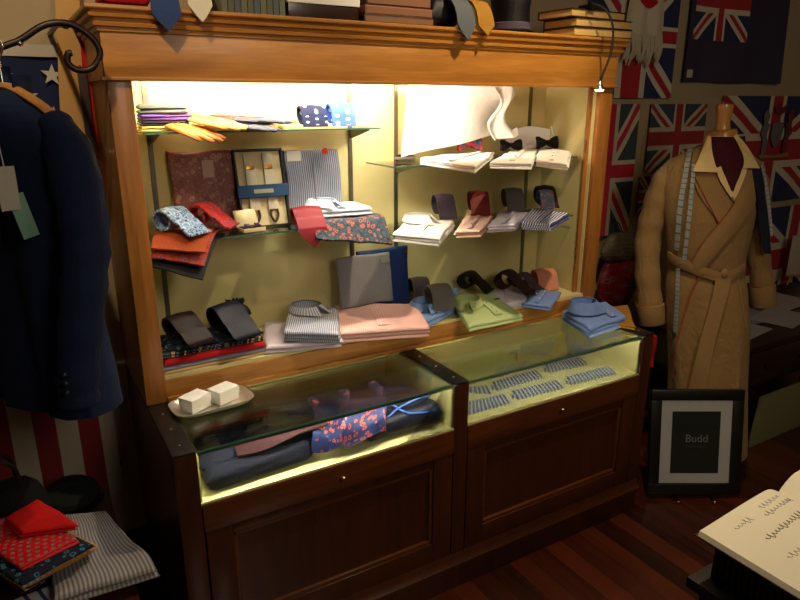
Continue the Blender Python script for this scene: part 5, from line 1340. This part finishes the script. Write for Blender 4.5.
q = lowq(z+.03, [(20, 625), (88, 592), (72, 575), (5, 600)]); c = centre(q)
tag(link('folded_shirt', layered(loc2(q, c), .030, 2, 61), fab('white_blue_red_striped_cotton', (206, 206, 212), 'stripe', [(60, 70, 130)], fr=32, duty=.3), loc=(c[0], c[1], z)), 'white shirt with blue stripes half under the grey striped shirt, lower left', 'shirt')
q = lowq(z+.075, [(48, 596), (157, 563), (103, 507), (52, 512)]); 
folded_shirt('grey and white striped shirt lying beside the pile of silk squares', q, z+.032, .034, fab('grey_white_striped_cotton', (164, 160, 156), 'stripe', [(112, 112, 120)], fr=95), seed=62, layers=2, amp=.006, placket=False)
zz = z+.032
stk = [(F_REDPAIS, 'red paisley silk square at the very bottom of the lower left pile'), (F_BLACK, 'black silk square low in the lower left pile'), (F_TEALPAT, 'navy and teal silk square low in the lower left pile'), (fab('blue_silk', (40, 66, 140), rough=.5), 'blue silk square in the lower left pile'), (fab('peach_silk', (206, 140, 110), rough=.5), 'peach silk square in the lower left pile'),
       (F_BLACK, 'black silk square in the middle of the lower left pile'), (fab('mustard_dotted_silk', (176, 130, 40), 'dots', [(90, 60, 30)], fr=90), 'mustard silk square in the lower left pile'), (fab('navy_white_pattern_silk', (40, 42, 66), 'check', [(190, 180, 160)], fr=70), 'navy and white patterned silk square in the lower left pile'), (fab('salmon_square_silk', (204, 120, 90), rough=.5), 'salmon silk square near the top of the lower left pile'), (F_TEALPAT, 'navy and teal silk square just under the red ones')]
for k, (m, lab) in enumerate(stk):
    zt = zz+.011; dx, dy = random.uniform(-4, 4), random.uniform(-2, 2); base = [(24+dx, 592-k*3.0), (96+dx*.4, 545-k*2.0+dy), (38+dx, 507-k), (-36, 548-k*2)]
    q = lowq(zt, [(x, y+2*k) for x, y in base]); c = centre(q); tag(link('silk_square', layered(loc2(q, c), .0105, 1, k, .003, .003), m, loc=(c[0], c[1], zz)), lab, 'silk square', 'folded silk squares piled at the lower left'); zz += .0112
q = lowq(zz+.015, [(22, 566), (80, 538), (34, 508), (-38, 530)]); c = centre(q)
tag(link('silk_square', layered(loc2(q, c), .013, 2, 71, .004), F_REDDOT, loc=(c[0], c[1], zz)), 'red silk square with grey dots on top of the pile, lower left', 'silk square', 'folded silk squares piled at the lower left')
q = lowq(zz+.035, [(20, 531), (78, 523), (34, 497), (4, 516)]); c = centre(q)
tag(link('silk_square', layered(loc2(q, c), .018, 2, 72, .006), F_REDSILK, loc=(c[0], c[1], zz+.014)), 'plain bright red silk cloth topmost on the lower left pile', 'silk square', 'folded silk squares piled at the lower left')
# dark cap and bag behind
p = at(76, 500, 'z', TZ+.02); g = thing('flat_cap', 'dark green black flat cap behind the striped shirt at the lower left', 'cap', (p.x-.01, p.y+.04, TZ+.002), R(15)); g.scale = (.8, .8, .8)
b = BM(); rings = [[Vector((rx*math.cos(2*PI*k/28), ry*math.sin(2*PI*k/28), z_+.012*math.sin(2*PI*k/28))) for k in range(28)] for rx, ry, z_ in ((.085, .075, 0), (.10, .09, .018), (.098, .088, .038), (.075, .065, .056), (.03, .03, .062), (.001, .001, .063))]; loft(b, rings, uvs=.5); link('crown', b, fab('dark_green_tweed', (26, 32, 28)), g)
b = BM(); surf(b, lambda u, v: ((.08+.03*v)*math.cos(R(200)+u*R(140)), (.07+.05*v)*math.sin(R(200)+u*R(140)), .008-.012*v), 16, 5, .004, .2, .05); link('peak', b, F_BLACK, g)
p = at(2, 470, 'y', .25); g = thing('black_bag', 'black bag standing at the left edge behind the pile of silks', 'bag', (p.x-.03, .27, TZ+.001), R(10))
b = BM(); slab(b, [(-.13, -.06), (.13, -.06), (.13, .06), (-.13, .06)], 0, .22, n=10, rnd=.05, amp=.01); link('body', b, fab('black_canvas', (14, 14, 16)), g)
for y in (-.03, .03):
    b = BM(); tube(b, smoothpts([(-.06, y, .20), (-.05, y, .27), (0, y, .30), (.05, y, .27), (.06, y, .20)], 5), .005, 8); link('handle', b, M_BLACK, g)
p = at(115, 464, 'y', WALLY-.01); g = thing('wall_socket', 'pale wall socket plate low on the back wall left of the counter', 'socket', (p.x, WALLY-.001, p.z)); link('plate', bx(-.04, .04, -.008, 0, -.06, .06, bev=.003), plain('pale_plate', (150, 140, 110), .5), g)
for x in (-.018, .018): link('socket_hole', bx(x-.003, x+.003, -.0088, -.0078, -.01, .01), M_BLACK, g)
p = at(652, 362, 'y', .22); b = BM(); surf(b, lambda u, v: ((u-.5)*.05*(1-.3*v)+.004*math.sin(v*7), .010*math.sin(u*5+v*3), -.13*v), 10, 14, .012, .05, .13)
tag(link('red_cloth', b, F_RED, loc=at(651, 334, 'x', 1.783), rot=(0, 0, R(-75))), 'bright red cloth hanging from the right end of the counter', 'cloth')

# ================================================================== lights of the room and an added fill
def light(kind, name, loc, energy, col, size=.1, target=None, angle=60, blend=.6):
    d = bpy.data.lights.new(name, kind); d.energy = energy; d.color = col
    if kind == 'AREA': d.size = size
    else: d.shadow_soft_size = size
    if kind == 'SPOT': d.spot_size = R(angle); d.spot_blend = blend
    o = bpy.data.objects.new(name, d); COL.objects.link(o); o.location = loc
    if target: o.rotation_euler = (Vector(target)-Vector(loc)).to_track_quat('-Z', 'Y').to_euler()
    return o


WARM = (1, .78, .50)
light('SPOT', 'ceiling_spotlight_cabinet', (1.30, -.38, 2.62), 72, WARM, .03, (1.05, .10, 1.1), 88, .6)
light('SPOT', 'ceiling_spotlight_left', (-.30, -.55, 2.60), 44, WARM, .03, (.02, .50, 1.80), 52, .6)
light('SPOT', 'ceiling_spotlight_book', (1.2, -1.6, 2.62), 26, (1, .86, .66), .04, (1.1, -1.10, .8), 30)
light('AREA', 'added_fill_light', (.6, -2.7, 2.4), 20, (1, .84, .66), .8, (2.2, 0, .6))  # added soft fill from behind the camera, brightens the robe and framed sign
w_ = bpy.data.worlds.new('world'); S.world = w_; w_.use_nodes = True; w_.node_tree.nodes['Background'].inputs[0].default_value = (.02, .017, .013, 1)
